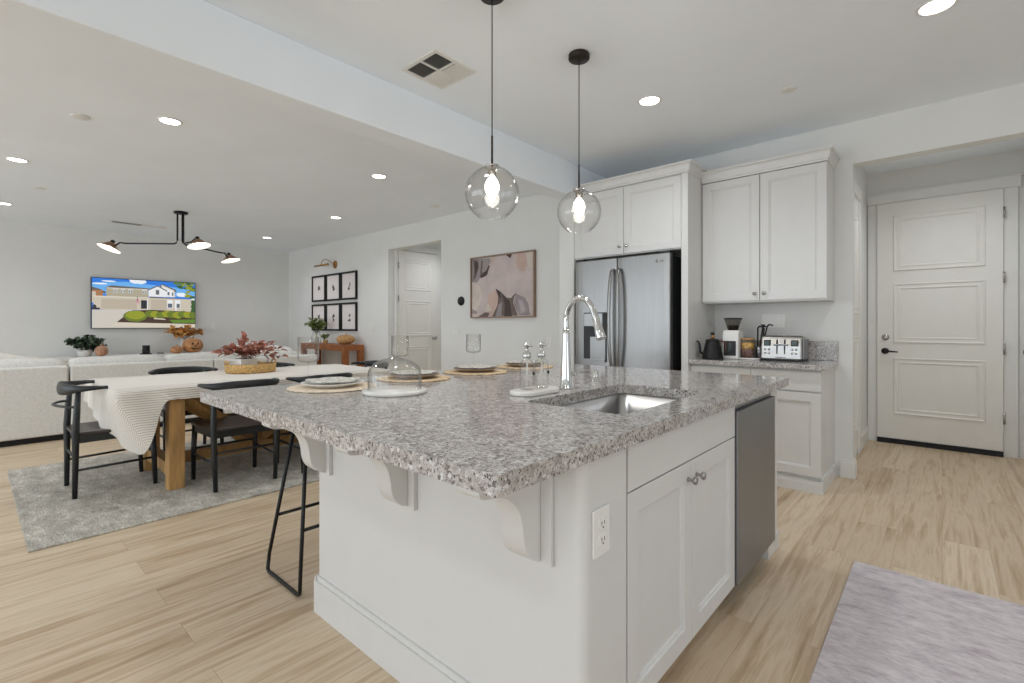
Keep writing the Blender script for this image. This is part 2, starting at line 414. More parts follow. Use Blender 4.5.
def window(n, x0, x1, z0, z1, y):
    e = bpy.data.objects.new('window_%d' % n, None); COL.objects.link(e); e.location = (x0, y, z0); e['kind'] = 'structure'
    b = BM(); w = 0.05
    box(b, x0, y-0.03, z0, x0+w, y+0.03, z1); box(b, x1-w, y-0.03, z0, x1, y+0.03, z1)
    box(b, x0, y-0.03, z0, x1, y+0.03, z0+w); box(b, x0, y-0.03, z1-w, x1, y+0.03, z1)
    xm = (x0+x1)/2; box(b, xm-0.025, y-0.03, z0, xm+0.025, y+0.03, z1)
    obj('window_frame', b, 'trim', e)
    b = BM(); box(b, x0+w, y-0.003, z0+w, x1-w, y+0.003, z1-w); obj('window_pane', b, 'winglass', e)
for i, (a, c) in enumerate(WINS): window(i+1, a, c, 0.3, 2.5, YF-0.07)
# stub wall left of the fridge
b = BM(); box(b, -2.88, 3.95, 0, -2.70, YB, 2.455); struct('wall_stub', b, 'wall', bevel=0.01)
# kitchen alcove (door_1)
b = BM(); box(b, -0.69, YB+T, 0, -0.59, 6.40, ZC); struct('wall_alcove_left', b, 'wall')
b = BM(); box(b, -0.69, 6.29, 0, 2.1, 6.40, ZC); struct('wall_alcove_back', b, 'wall')
b = BM(); box(b, 0.66, 5.0, 0, 0.76, 6.29, ZC); struct('wall_alcove_right', b, 'wall')
# hall niche (door_2)
b = BM(); box(b, -6.9, YB+T, 0, -6.80, 6.3, ZC); struct('wall_niche_left', b, 'wall')
b = BM(); box(b, -5.46, YB+T, 0, -5.36, 6.3, ZC); struct('wall_niche_right', b, 'wall')
b = BM(); box(b, -6.9, 6.2, 0, -5.36, 6.3, ZC); struct('wall_niche_back', b, 'wall')

def bb_profile(b, pts, h=0.14, t=0.015):
    """baseboard along an open 2D path; board sits to the right of the path direction"""
    for (x0, y0), (x1, y1) in zip(pts, pts[1:]):
        d = Vector((x1-x0, y1-y0)).normalized(); n = Vector((d.y, -d.x))
        for (h0_, hh, tt) in ((0.0, h-0.02, t), (h-0.02, h, t*0.55)):
            q = [(x0, y0), (x1, y1), (x1+n.x*tt, y1+n.y*tt), (x0+n.x*tt, y0+n.y*tt)]
            prism(b, q, h0_, hh)
b = BM(); bb_profile(b, [(XL, YB), (-6.80, YB)]); bb_profile(b, [(-5.46, YB), (-2.88, YB)]); struct('baseboard_back', b, 'trim')
b = BM(); bb_profile(b, [(XL, YF), (XL, YB)]); struct('baseboard_left', b, 'trim')
b = BM(); bb_profile(b, [(-0.60, YB), (-0.505, YB)]); bb_profile(b, [(-0.52, YB), (-0.52, YB+T)]); struct('baseboard_kitchen', b, 'trim')
b = BM(); bb_profile(b, [(-0.59, YB+T), (-0.59, 4.86)]); bb_profile(b, [(-0.59, 5.62), (-0.59, 6.28)]); bb_profile(b, [(0.53, 6.29), (0.66, 6.29)]); struct('baseboard_alcove', b, 'trim')

def panel_mould(b, x0, z0, x1, z1, y, w=0.035, d=0.012):
    """raised moulding ring around a field, standing proud of the leaf, front faces -y"""
    loops(b, x0, z0, x1, z1, [(0, y-0.0002), (0.004, y-d), (0.012, y-d), (0.018, y-d*0.45), (0.040, y-d*0.35), (0.046, y-d*0.75), (0.054, y-d*0.6), (0.060, y-0.0006)])

def panelled_door(name, w, h, panels, hinge_side=1):
    """local: x 0..w, front faces -y at y=0, z up"""
    e = bpy.data.objects.new(name, None); COL.objects.link(e); e['kind'] = 'structure'
    b = BM(); box(b, 0, 0, 0.05, w, 0.04, h)
    for (x0, z0, x1, z1) in panels: panel_mould(b, x0, z0, x1, z1, 0)
    obj('door_leaf', b, 'door', e, bevel=0.002)
    return e
# door_1 : x -0.504..0.42
D1 = panelled_door('door_1', 0.916, 2.44, [(0.13, 1.745, 0.80, 2.31), (0.13, 1.02, 0.80, 1.618), (0.13, 0.30, 0.80, 0.87)])
D1.location = (-0.50, 6.235, 0)
b = BM(); box(b, 0, -0.01, 0.0, 0.916, 0.05, 0.048); obj('threshold', b, 'black', D1, rel=False)
for z in (0.35, 0.98, 1.63, 2.22):
    b = BM(); cyl(b, (0.921, -0.008, z-0.05), (0.921, -0.008, z+0.05), 0.008); obj('hinge', b, 'nickel', D1, rel=False)
b = BM(); lathe(b, [(0, 0), (0.032, 0), (0.03, 0.01), (0, 0.01)], (0.065, 0, 0.935), 20, M4=Matrix.Rotation(R(90), 4, 'X'))
tube(b, [(0.065, 0, 0.935), (0.065, -0.05, 0.935), (0.085, -0.055, 0.935), (0.17, -0.055, 0.93)], [0.011, 0.011, 0.01, 0.006], 10); obj('lever_handle', b, 'black', D1, rel=False)
b = BM(); lathe(b, [(0, 0), (0.032, 0), (0.028, 0.014), (0.014, 0.02), (0, 0.02)], (0.068, 0, 1.075), 20, M4=Matrix.Rotation(R(90), 4, 'X')); obj('deadbolt', b, 'nickel', D1, rel=False)
b = BM()   # casing with wider head
box(b, -0.58, 6.262, 0, -0.502, 6.29, 2.445); box(b, 0.418, 6.262, 0, 0.512, 6.29, 2.445); box(b, -0.585, 6.25, 2.445, 0.53, 6.29, 2.54); box(b, -0.588, 6.245, 2.54, 0.545, 6.29, 2.553)
struct('trim_2', b, 'trim', bevel=0.002)
# casing of a side door in the alcove's left wall
b = BM(); box(b, -0.59, 4.86, 0, -0.572, 4.95, 2.36); box(b, -0.59, 5.53, 0, -0.572, 5.62, 2.36); box(b, -0.59, 4.84, 2.36, -0.565, 5.64, 2.46); struct('trim_3', b, 'trim', bevel=0.003)
D3 = panelled_door('door_3', 0.58, 2.36, [(0.1, 1.3, 0.48, 2.2), (0.1, 0.25, 0.48, 1.1)]); D3.location = (-0.578, 5.53, 0); D3.rotation_euler = (0, 0, R(90)); D3.location = (-0.585, 4.95, 0)
# side door on alcove right wall, only its knob reaches into view
D4 = panelled_door('door_4', 0.74, 2.42, [(0.1, 1.3, 0.64, 2.2), (0.1, 0.25, 0.64, 1.1)]); D4.location = (0.615, 6.24, 0); D4.rotation_euler = (0, 0, R(-90))
b = BM(); lathe(b, [(0, 0), (0.028, 0), (0.026, 0.008), (0.012, 0.014), (0.012, 0.04), (0.026, 0.05), (0.03, 0.064), (0.02, 0.08), (0, 0.083)], (0.06, 0, 0.96), 20, M4=Matrix.Rotation(R(90), 4, 'X')); obj('door_knob', b, 'nickel', D4, rel=False)
# hall door on the niche's left wall (faces +x)
D2 = panelled_door('door_2', 0.80, 2.46, [(0.12, 1.80, 0.68, 2.32), (0.12, 1.02, 0.68, 1.62), (0.12, 0.25, 0.68, 0.84)])
D2.location = (-6.757, 4.755, 0); D2.rotation_euler = (0, 0, R(90))
for z in (0.3, 1.65, 2.2):
    b = BM(); cyl(b, (-0.004, -0.006, z-0.05), (-0.004, -0.006, z+0.05), 0.009); obj('hinge', b, 'nickel', D2, rel=False)
b = BM(); lathe(b, [(0, 0), (0.03, 0), (0.028, 0.008), (0.012, 0.014), (0.012, 0.045), (0.028, 0.052), (0.033, 0.066), (0.024, 0.082), (0, 0.086)], (0.73, 0, 0.98), 20, M4=Matrix.Rotation(R(90), 4, 'X')); obj('door_knob', b, 'nickel', D2, rel=False)
b = BM(); box(b, -6.80, 5.56, 0, -6.765, 5.65, 2.47); box(b, -6.80, 4.702, 2.47, -6.765, 5.65, 2.56); box(b, -6.80, 4.702, 0, -6.765, 4.75, 2.47); struct('trim_4', b, 'trim', bevel=0.003)

# ================================================================== KITCHEN ISLAND
IX0, IX1, IY0, IY1 = -1.941, -0.637, 0.972, 2.88
isl = thing('kitchen_island', 'white kitchen island base with curved corbels under the stone overhang', 'kitchen island', ((IX0+IX1)/2, (IY0+IY1)/2, 0))
b = BM()
pl = [(IX0, 1.184), (IX0, IY0)]
rc = 0.028
for k in range(7):
    t = R(-90+90*k/6); pl.append((IX1-rc+rc*math.cos(t), IY0+rc+rc*math.sin(t)))
pl += [(IX1, 1.180)]
pl = [(IX0, 1.180)] + pl[1:]
prism(b, pl, 0, 0.871); o = obj('end_wall', b, 'cab', isl)
b = BM(); box(b, IX0, 1.181, 0, IX0+0.06, IY1, 0.871); obj('side_panel', b, 'cab', isl)
b = BM(); box(b, IX0+0.061, 2.705, 0.0, -0.66, IY1, 0.871); obj('far_panel', b, 'cab', isl, bevel=0.002)
b = BM(); box(b, -0.755, 2.83, 0, -0.655, 2.90, 0.09); obj('plinth_foot', b, 'cab', isl, bevel=0.003)
b = BM(); bb_profile(b, [(IX0, IY0), (IX1-0.03, IY0)], 0.152, 0.016); bb_profile(b, [(IX0, IY1), (IX0, IY0-0.016)], 0.152, 0.016)
o = obj('baseboard', b, 'cab', isl)
def corbel_bm(xr):
    """corbel in the y-z plane, right face at xr, 80 mm thick, on a backing plate"""
    b = BM()
    prof = [(0.971, 0.871), (0.742, 0.871), (0.742, 0.815), (0.752, 0.806), (0.772, 0.802), (0.805, 0.797), (0.836, 0.784), (0.862, 0.762), (0.880, 0.735), (0.890, 0.70),
            (0.894, 0.668), (0.900, 0.645), (0.912, 0.625), (0.930, 0.609), (0.948, 0.600), (0.971, 0.596)]
    prof = prof[:3]+[(p_.x, p_.y) for p_ in smooth_pts([(q_[0], q_[1], 0) for q_ in prof[2:]], 4)][1:]
    prism(b, prof, xr-0.078, xr, 'x')
    box(b, xr-0.110, 0.957, 0.590, xr-0.0785, 0.9715, 0.871); box(b, xr+0.0005, 0.957, 0.590, xr+0.032, 0.9715, 0.871)
    return b
for xr in (-0.756, -1.31, -1.862):
    o = obj('corbel', corbel_bm(xr), 'cab', isl, bevel=0.0015)

# countertop with sink cut-out
def slab_hole(b, x0, y0, x1, y1, hole, z0, z1):
    tops = []
    for z in (z1, z0):
        o_ = [b.verts.new((x, y, z)) for x, y in rrect(x0, y0, x1, y1, 0.006, 2)]
        h_ = [b.verts.new((x, y, z)) for x, y in hole]
        es = [b.edges.new((L_[i], L_[(i+1) % len(L_)])) for L_ in (o_, h_) for i in range(len(L_))]
        bmesh.ops.triangle_fill(b, use_beauty=True, use_dissolve=False, edges=es, normal=(0, 0, 1))
        tops.append((o_, h_))
    for a, c in zip(tops[0], tops[1]):
        n = len(a)
        for i in range(n): b.faces.new((a[i], a[(i+1) % n], c[(i+1) % n], c[i]))
    bmesh.ops.recalc_face_normals(b, faces=b.faces[:])
SK = (-1.140, 1.348, -0.738, 2.062)
b = BM(); slab_hole(b, -2.33, 0.645, -0.612, 2.926, rrect(*SK, 0.035, 6), 0.872, 0.914)
o = obj('countertop', b, 'granite'); rebase(o, (-1.47, 1.79, 0.872))
tag(o, 'large speckled granite countertop on the kitchen island with a sink cutout', 'countertop')
# sink
sk = thing('sink', 'undermount stainless steel sink set into the island countertop', 'sink', ((SK[0]+SK[2])/2, (SK[1]+SK[3])/2, 0.66))
b = BM()
levels = [(-0.012, 0.871), (0.004, 0.870), (0.004, 0.70), (0.012, 0.68), (0.04, 0.668)]
rings = []
for off, z in levels:
    rings.append([b.verts.new((x, y, z)) for x, y in rrect(SK[0]-0.006+off, SK[1]-0.006+off, SK[2]+0.006-off, SK[3]+0.006-off, 0.04-off*0.3, 6)])
for A, C in zip(rings, rings[1:]):
    for i in range(len(A)): f = b.faces.new((A[i], A[(i+1) % len(A)], C[(i+1) % len(A)], C[i])); f.smooth = True
b.faces.new(rings[-1])
bmesh.ops.recalc_face_normals(b, faces=b.faces[:])
for f in b.faces: f.normal_flip()
o = obj('basin', b, 'sinksteel', sk)
b = BM(); lathe(b, [(0.0, 0.002), (0.03, 0.002), (0.034, 0.006), (0.045, 0.005), (0.045, 0)], ((SK[0]+SK[2])/2, (SK[1]+SK[3])/2, 0.669), 24); obj('drain', b, 'nickel', sk)

# faucet
fb = Vector((-1.235, 1.745, 0.914))
fa = thing('faucet', 'tall chrome gooseneck faucet rising behind the island sink', 'faucet', fb)
b = BM(); lathe(b, [(0, 0), (0.031, 0), (0.031, 0.006), (0.026, 0.012), (0.024, 0.06), (0.019, 0.16), (0.0155, 0.24), (0.0145, 0.27), (0, 0.27)], fb, 24)
obj('body', b, 'chrome', fa)
b = BM()
arc = [(0, 0, 0.26), (0, 0, 0.295), (0.005, -0.001, 0.330), (0.024, -0.005, 0.366), (0.058, -0.012, 0.390), (0.098, -0.020, 0.394), (0.134, -0.028, 0.375), (0.160, -0.033, 0.340), (0.176, -0.037, 0.300)]
tube(b, smooth_pts([fb+Vector(p) for p in arc], 5), 0.0125, 16); obj('spout', b, 'chrome', fa)
b = BM(); p0 = fb+Vector((0.174, -0.0365, 0.308)); p1 = fb+Vector((0.206, -0.044, 0.222))
tube(b, [p0, p0.lerp(p1, 0.15), p0.lerp(p1, 0.5), p0.lerp(p1, 0.92), p1], [0.0135, 0.0155, 0.017, 0.021, 0.019], 18); obj('spray_head', b, 'chrome', fa)
b = BM(); cyl(b, fb+Vector((0, 0.0, 0.055)), fb+Vector((0.0, 0.05, 0.058)), 0.012); tube(b, [fb+Vector((0, 0.045, 0.058)), fb+Vector((0.0, 0.13, 0.064))], [0.0075, 0.0045], 12); obj('lever', b, 'chrome', fa)
# air gap / dispenser cap
b = BM(); lathe(b, [(0, 0), (0.023, 0), (0.023, 0.006), (0.018, 0.010), (0.018, 0.052), (0.015, 0.058), (0, 0.058)], (-1.262, 2.03, 0.914), 20)
o = obj('air_gap_cap', b, 'chrome'); rebase(o, (-1.262, 2.03, 0.914)); tag(o, 'short round chrome cap standing beside the tall faucet', 'sink fitting')

# ---- cabinet fronts (local: x width, front faces -y, z up) ---------
def shaker_bm(w, h, fw=0.062, t=0.02):
    b = BM()
    L_ = loops(b, 0, 0, w, h, [(0, 0), (0, -t+0.0015), (0.0015, -t), (fw, -t), (fw+0.003, -t*0.72), (fw+0.009, -t*0.68), (fw+0.013, -t*0.40)])
    b.faces.new(L_[0][::-1])
    return b
def slab_bm(w, h, t=0.02):
    b = BM(); box(b, 0, -t, 0, w, 0, h); return b
def knob_bm(x, z, y=-0.02):
    b = BM(); lathe(b, [(0, 0), (0.008, 0), (0.0055, 0.006), (0.005, 0.014), (0.012, 0.019), (0.0145, 0.024), (0.012, 0.030), (0, 0.032)], (x, y, z), 20, M4=Matrix.Rotation(R(90), 4, 'X')); return b
def front(name, parent, b, x, y, z, rot, knob=None, bevel=0):
    """x,y,z: world position of the lower left front corner on the carcass"""
    o = obj(name, b, 'cab', parent, loc=Vector((x, y, z))-Vector(parent.location), rotz=rot, rel=False, bevel=bevel)
    if knob: obj('knob', knob_bm(*knob), 'nickel', o, rel=False)
    return o

# sink base cabinet (front faces +x)
sc = thing('sink_cabinet', 'white two door sink cabinet in the island with small round knobs', 'cabinet', (-0.95, 1.64, 0))
CF = IX1-0.02
b = BM(); y0, y1 = 1.186, 2.098
box(b, -1.25, y0, 0.10, CF, y0+0.018, 0.870); box(b, -1.25, y1-0.018, 0.10, CF, y1, 0.870); box(b, -1.25, y0, 0.10, CF, y1, 0.118); box(b, -1.25, y0, 0.10, -1.235, y1, 0.870)
box(b, CF-0.02, y0, 0.84, CF, y1, 0.870); box(b, CF-0.02, y0, 0.70, CF, y1, 0.74); box(b, -0.74, y0, 0, -0.72, y1, 0.10)
obj('carcass', b, 'cab', sc)
front('false_drawer_front', sc, slab_bm(y1-y0-0.008, 0.130), CF, y0+0.004, 0.738, R(90))
dw = (y1-y0-0.012)/2
front('door', sc, shaker_bm(dw, 0.612), CF, y0+0.004, 0.12, R(90), (dw-0.035, 0.555))
front('door', sc, shaker_bm(dw, 0.612), CF, y0+0.008+dw, 0.12, R(90), (0.035, 0.555))
# dishwasher
dwm = thing('dishwasher', 'dark stainless dishwasher at the far end of the island', 'dishwasher', (-0.95, 2.40, 0))
b = BM(); box(b, -1.22, 2.106, 0.10, CF, 2.698, 0.862); obj('tub', b, 'appl', dwm)
b = BM(); box(b, CF, 2.106, 0.115, CF+0.030, 2.694, 0.838); box(b, CF, 2.106, 0.839, CF+0.012, 2.694, 0.862)
obj('door', b, 'darksteel', dwm, bevel=0.003)
b = BM(); box(b, -1.2, 2.12, 0, -0.73, 2.685, 0.10); obj('kick_plate', b, 'black', dwm)
# island outlet
def outlet(name, w, h, loc, rot, label, cat='outlet', kind='duplex', group=None):
    t = thing(name, label, cat, loc, rot, group)
    b = BM(); prism(b, rrect(-w/2, -h/2, w/2, h/2, 0.004, 3), -0.006, 0, 'y'); obj('cover_plate', b, 'white', t, rel=False, bevel=0.0015)
    b = BM()
    if kind == 'duplex':
        for s in (-1, 1):
            prism(b, rrect(-0.017, s*0.020-0.0145, 0.017, s*0.020+0.0145, 0.006, 4), -0.009, -0.006, 'y')
        obj('receptacle', b, 'white', t, rel=False)
        for s in (-1, 1):
            b = BM()
            for q in (-0.007, 0.005): box(b, q, -0.0095, s*0.02-0.002, q+0.002, -0.009, s*0.02+0.007)
            lathe(b, [(0, 0), (0.0025, 0), (0.0025, 0.0006), (0, 0.0006)], (0, -0.009, s*0.02-0.008), 8, M4=Matrix.Rotation(R(90), 4, 'X'))
            obj('socket_holes', b, 'black', t, rel=False)
    else:
        n = kind
        for i in range(n):
            x = (i-(n-1)/2)*0.046
            b = BM(); box(b, x-0.0165, -0.010, -0.033, x+0.0165, -0.006, 0.033); obj('rocker', b, 'white', t, rel=False, bevel=0.001)
    return t
outlet('wall_outlet', 0.075, 0.118, (IX1+0.0005, 1.045, 0.68), R(90), 'white duplex outlet on the rounded end of the island beside its sink cabinet')

# ================================================================== BACK KITCHEN RUN
def crown_bm(x0, x1, yf, yb, z0, z1, proj):
    """cove crown swept along the front (faces -y) and mitred round the right-hand end"""
    b = BM(); h = z1-z0
    prof = [(0.0, 0), (0.004, 0), (0.006, 0.12), (0.012, 0.18), (0.016, 0.34)]+[(0.016+(proj-0.021)*(1-math.cos(t*PI/2/5)), 0.34+0.46*math.sin(t*PI/2/5)) for t in range(1, 6)]+[(proj, 0.84), (proj, 1.0)]
    rows = [[b.verts.new(q) for q in ((x0, yf-p, z0+h*t), (x1+p, yf-p, z0+h*t), (x1+p, yb, z0+h*t))] for p, t in prof]
    for A, C in zip(rows, rows[1:]):
        for i in range(2): b.faces.new((A[i], A[i+1], C[i+1], C[i]))
    back = [b.verts.new((x0, yb, z0)), b.verts.new((x0, yb, z1))]
    b.faces.new((rows[-1][0], rows[-1][1], rows[-1][2], back[1])); b.faces.new((rows[0][0], back[0], rows[0][2], rows[0][1]))
    b.faces.new([r_[0] for r_ in rows]+[back[1], back[0]]); b.faces.new([r_[2] for r_ in rows][::-1]+[back[0], back[1]])
    bmesh.ops.recalc_face_normals(b, faces=b.faces[:]); return b
ub = thing('upper_cabinet', 'white two door wall cabinet over the kettle and toaster', 'cabinet', (-1.10, 4.40, 1.385))
b = BM(); box(b, -1.563, 4.27, 1.385, -0.639, YB-0.002, 2.425); obj('carcass', b, 'cab', ub)
w = 0.456
front('door', ub, shaker_bm(w, 1.02), -1.560, 4.27, 1.398, 0, (w-0.032, 0.055))
front('door', ub, shaker_bm(w, 1.02), -1.560+w+0.006, 4.27, 1.398, 0, (0.032, 0.055))
obj('crown_moulding', crown_bm(-1.563, -0.639, 4.25, YB-0.002, 2.426, 2.521, 0.038), 'cab', ub)
# above-fridge cabinet with side panel
fc = thing('fridge_cabinet', 'white cabinet bridging over the refrigerator with a tall side panel', 'cabinet', (-2.14, 4.26, 0))
b = BM(); box(b, -2.698, 3.972, 1.838, -1.627, YB-0.002, 2.465); obj('carcass', b, 'cab', fc)
b = BM(); box(b, -1.625, 3.95, 0, -1.568, YB-0.002, 2.465); obj('side_panel', b, 'cab', fc, bevel=0.002)
w = 0.531
front('door', fc, shaker_bm(w, 0.60), -2.695, 3.972, 1.848, 0, (w-0.032, 0.065))
front('door', fc, shaker_bm(w, 0.60), -2.695+w+0.005, 3.972, 1.848, 0, (0.032, 0.065))
obj('crown_moulding', crown_bm(-2.698, -1.568, 3.952, YB-0.002, 2.466, 2.552, 0.038), 'cab', fc)
# base cabinet
bc = thing('base_cabinet', 'white base cabinet with drawers against the back wall under the kettle', 'cabinet', (-1.1, 4.3, 0))
b = BM(); box(b, -1.566, 4.02, 0.075, -0.637, YB-0.002, 0.876); box(b, -1.566, 4.0, 0.0, -0.637, YB-0.002, 0.075)
bb_profile(b, [(-1.566, 4.0), (-0.624, 4.0)], 0.085, 0.012); bb_profile(b, [(-0.637, 4.0), (-0.637, 4.56)], 0.105, 0.013)
obj('carcass', b, 'cab', bc)
for i, x in enumerate((-1.564, -1.100)):
    front('drawer', bc, slab_bm(0.462, 0.138), x, 4.02, 0.722, 0)
    front('door', bc, shaker_bm(0.462, 0.598), x, 4.02, 0.112, 0)
b = BM(); box(b, -1.566, 3.955, 0.878, -0.612, YB-0.001, 0.914)
o = obj('countertop', b, 'granite', bevel=0.003); rebase(o, (-1.1, 4.26, 0.878)); tag(o, 'short speckled granite countertop along the back wall under the toaster', 'countertop')
b = BM(); box(b, -1.566, 4.558, 0.915, -0.612, YB-0.001, 1.068)
o = obj('backsplash', b, 'granite', bevel=0.002); rebase(o, (-1.1, 4.57, 0.915)); tag(o, 'low speckled granite backsplash strip standing behind the toaster', 'backsplash')

# refrigerator
fr = thing('refrigerator', 'stainless steel french door refrigerator with a water dispenser', 'refrigerator', (-2.15, 4.2, 0))
fx0, fx1, fs, fy = -2.622, -1.682, -2.176, 3.85
b = BM(); box(b, fx0+0.01, 3.925, 0.03, fx1-0.01, 4.52, 1.785); obj('cabinet_body', b, 'appl', fr)
def fdoor(x0, x1, z0, z1):
    b = BM(); n = 10; pts = []
    for k in range(n+1):
        t = k/n; x = x0+(x1-x0)*t
        pts.append((x, fy + 0.010*abs(2*t-1)**4))
    pts += [(x1, 3.92), (x0, 3.92)]
    prism(b, pts, z0, z1); return b
dl = obj('door', fdoor(fx0, fs-0.003, 0.74, 1.80), 'steel', fr, bevel=0.006)
dr = obj('door', fdoor(fs+0.003, fx1, 0.74, 1.80), 'steel', fr, bevel=0.006)
dd = obj('freezer_drawer', fdoor(fx0, fx1, 0.06, 0.73), 'steel', fr, bevel=0.006)
for s, par in ((-1, dl), (1, dr)):
    b = BM(); x = fs+s*0.032
    hp = smooth_pts([(x, fy+0.004, 0.80), (x, fy-0.035, 0.83), (x+s*0.008, fy-0.055, 1.0), (x+s*0.012, fy-0.06, 1.24), (x+s*0.008, fy-0.055, 1.5), (x, fy-0.035, 1.665), (x, fy+0.004, 1.695)], 5)
    tube(b, hp, [(0.016, 0.011)]*len(hp), 14, up=(0, 1, 0)); obj('handle', b, 'steel', par, rel=False, loc=-Vector(fr.location))
b = BM(); hp = smooth_pts([(fx0+0.08, fy, 0.66), (fx0+0.10, fy-0.05, 0.66), (fx1-0.10, fy-0.05, 0.66), (fx1-0.08, fy, 0.66)], 5); tube(b, hp, 0.012, 12); obj('handle', b, 'steel', dd, rel=False, loc=-Vector(fr.location))
b = BM()
box(b, -2.520, fy-0.006, 0.86, -2.275, fy+0.012, 1.315)
dsp = obj('dispenser', b, 'appl', fr, bevel=0.004, label='dark dispenser recess with a grey control panel')
b = BM(); box(b, -2.512, fy-0.010, 1.19, -2.315, fy-0.006, 1.305); obj('control_panel', b, 'steel', dsp, rel=False, loc=-Vector(fr.location))
b = BM(); box(b, -2.445, fy-0.009, 0.872, -2.285, fy-0.006, 1.09); box(b, -2.512, fy-0.022, 0.862, -2.283, fy-0.006, 0.885); obj('drip_tray', b, 'steel', dsp, rel=False, loc=-Vector(fr.location))
b = BM(); box(b, -2.375, fy-0.02, 1.07, -2.325, fy-0.006, 1.19); obj('spout', b, 'darksteel', dsp, rel=False, loc=-Vector(fr.location))
b = BM(); lathe(b, [(0, 0), (0.013, 0), (0.013, 0.0012), (0, 0.0012)], (-1.79, fy-0.0005, 1.735), 16, M4=Matrix.Rotation(R(90), 4, 'X'))
box(b, -1.770, fy-0.0015, 1.727, -1.764, fy+0.001, 1.744); box(b, -1.770, fy-0.0015, 1.727, -1.758, fy+0.001, 1.731); lathe(b, [(0.004, 0), (0.009, 0), (0.009, 0.0015), (0.004, 0.0015)], (-1.746, fy-0.0005, 1.7355), 12, M4=Matrix.Rotation(R(90), 4, 'X'))
obj('badge', b, 'nickel', fr)
for dz in (1.80,):
    b = BM(); box(b, fx0+0.01, 3.86, dz+0.001, fx0+0.09, 3.99, dz+0.018); obj('hinge_cover', b, 'appl', fr); b = BM(); box(b, fx1-0.09, 3.86, dz+0.001, fx1-0.01, 3.99, dz+0.018); obj('hinge_cover', b, 'appl', fr)

# ---- things on the back counter ------------------------------------
CZ = 0.9145
kp = Vector((-1.432, 4.13, CZ))
k = thing('gooseneck_kettle', 'matte black gooseneck kettle standing left of the coffee grinder', 'kettle', kp)
b = BM(); lathe(b, [(0, 0), (0.082, 0), (0.084, 0.012), (0.080, 0.03), (0.060, 0.125), (0.054, 0.150), (0, 0.150)], kp, 32); obj('body', b, 'black', k)
b = BM(); lathe(b, [(0.056, 0.150), (0.056, 0.160), (0.03, 0.168), (0.012, 0.171), (0, 0.171)], kp, 28); lid = obj('lid', b, 'black', k)
b = BM(); lathe(b, [(0.008, 0), (0.011, 0.012), (0.013, 0.026), (0.008, 0.032)], kp+Vector((0, 0, 0.170)), 16); obj('lid_collar', b, 'brass', lid, rel=False, loc=-kp)
b = BM(); lathe(b, [(0.010, 0), (0.016, 0.006), (0.016, 0.018), (0.009, 0.024), (0, 0.024)], kp+Vector((0, 0, 0.200)), 16); obj('lid_knob', b, 'black', lid, rel=False, loc=-kp)
b = BM(); sp = smooth_pts([kp+Vector(q) for q in ((-0.068, -0.01, 0.04), (-0.092, -0.02, 0.055), (-0.096, -0.022, 0.095), (-0.102, -0.024, 0.130), (-0.112, -0.026, 0.146), (-0.124, -0.028, 0.146))], 5); tube(b, sp, [0.012-0.0072*i/(len(sp)-1) for i in range(len(sp))], 12); obj('spout', b, 'black', k)
b = BM(); sp = smooth_pts([kp+Vector(q) for q in ((0.052, 0, 0.148), (0.085, 0, 0.150), (0.104, 0, 0.135), (0.106, 0, 0.09), (0.100, 0, 0.055))], 5); tube(b, sp, [(0.010, 0.006)]*len(sp), 12); obj('handle', b, 'redwood', k)

gp = Vector((-1.322, 4.30, CZ))
g = thing('coffee_grinder', 'white coffee grinder with a smoky bean hopper on top', 'coffee grinder', gp)
b = BM()
prof = [(-0.075, 0), (0.085, 0), (0.085, 0.195), (0.06, 0.232), (-0.045, 0.240), (-0.068, 0.21), (-0.075, 0.15)]
prism(b, [(gp.y+p[0], gp.z+p[1]) for p in prof], gp.x-0.064, gp.x+0.064, 'x'); obj('body', b, 'white', g, bevel=0.008)
b = BM(); box(b, gp.x-0.050, gp.y-0.079, gp.z+0.028, gp.x+0.046, gp.y-0.0745, gp.z+0.150); fp = obj('dark_bin', b, 'appl', g, bevel=0.003)
b = BM(); box(b, gp.x-0.038, gp.y-0.082, gp.z+0.045, gp.x+0.034, gp.y-0.079, gp.z+0.132); obj('bin_window', b, 'binwin', fp, rel=False, loc=-gp)
b = BM(); lathe(b, [(0.040, 0.238), (0.046, 0.262), (0.066, 0.322), (0.070, 0.334), (0, 0.338)], gp, 28); obj('hopper', b, 'smoke', g)
b = BM(); lathe(b, [(0, 0.241), (0.037, 0.241), (0.043, 0.262), (0.049, 0.280), (0, 0.286)], gp, 24); obj('beans', b, 'coffee', g)
b = BM(); lathe(b, [(0.068, 0.332), (0.072, 0.333), (0.072, 0.342), (0.05, 0.345), (0, 0.345)], gp, 28); obj('hopper_lid', b, 'appl', g)
# round tray with jar and utensil crock
tp = Vector((-1.185, 4.32, CZ))
b = BM(); lathe(b, [(0, 0), (0.098, 0), (0.102, 0.004), (0.102, 0.014), (0.096, 0.014), (0.094, 0.006), (0, 0.006)], tp, 36); o = obj('round_tray', b, 'marble'); rebase(o, tp)
tag(o, 'round pale tray under the snack jar beside the toaster', 'tray')
jp = tp+Vector((-0.022, -0.012, 0.0065))
j = thing('glass_jar', 'clear glass jar half filled with orange snacks on the round tray', 'jar', jp)
b = BM(); lathe(b, [(0, 0), (0.050, 0), (0.053, 0.006), (0.053, 0.135), (0.048, 0.146), (0.048, 0.152), (0.045, 0.150), (0.0455, 0.144), (0.050, 0.132), (0.050, 0.008), (0, 0.004)], jp, 28); obj('jar_body', b, 'glass', j)
b = BM(); lathe(b, [(0, 0.009), (0.048, 0.009), (0.048, 0.075), (0, 0.085)], jp, 20); obj('dark_filling', b, 'candy2', j)
b = BM(); lathe(b, [(0, 0.086), (0.0485, 0.078), (0.048, 0.125), (0.02, 0.134), (0, 0.136)], jp, 20); obj('orange_filling', b, 'candy', j)
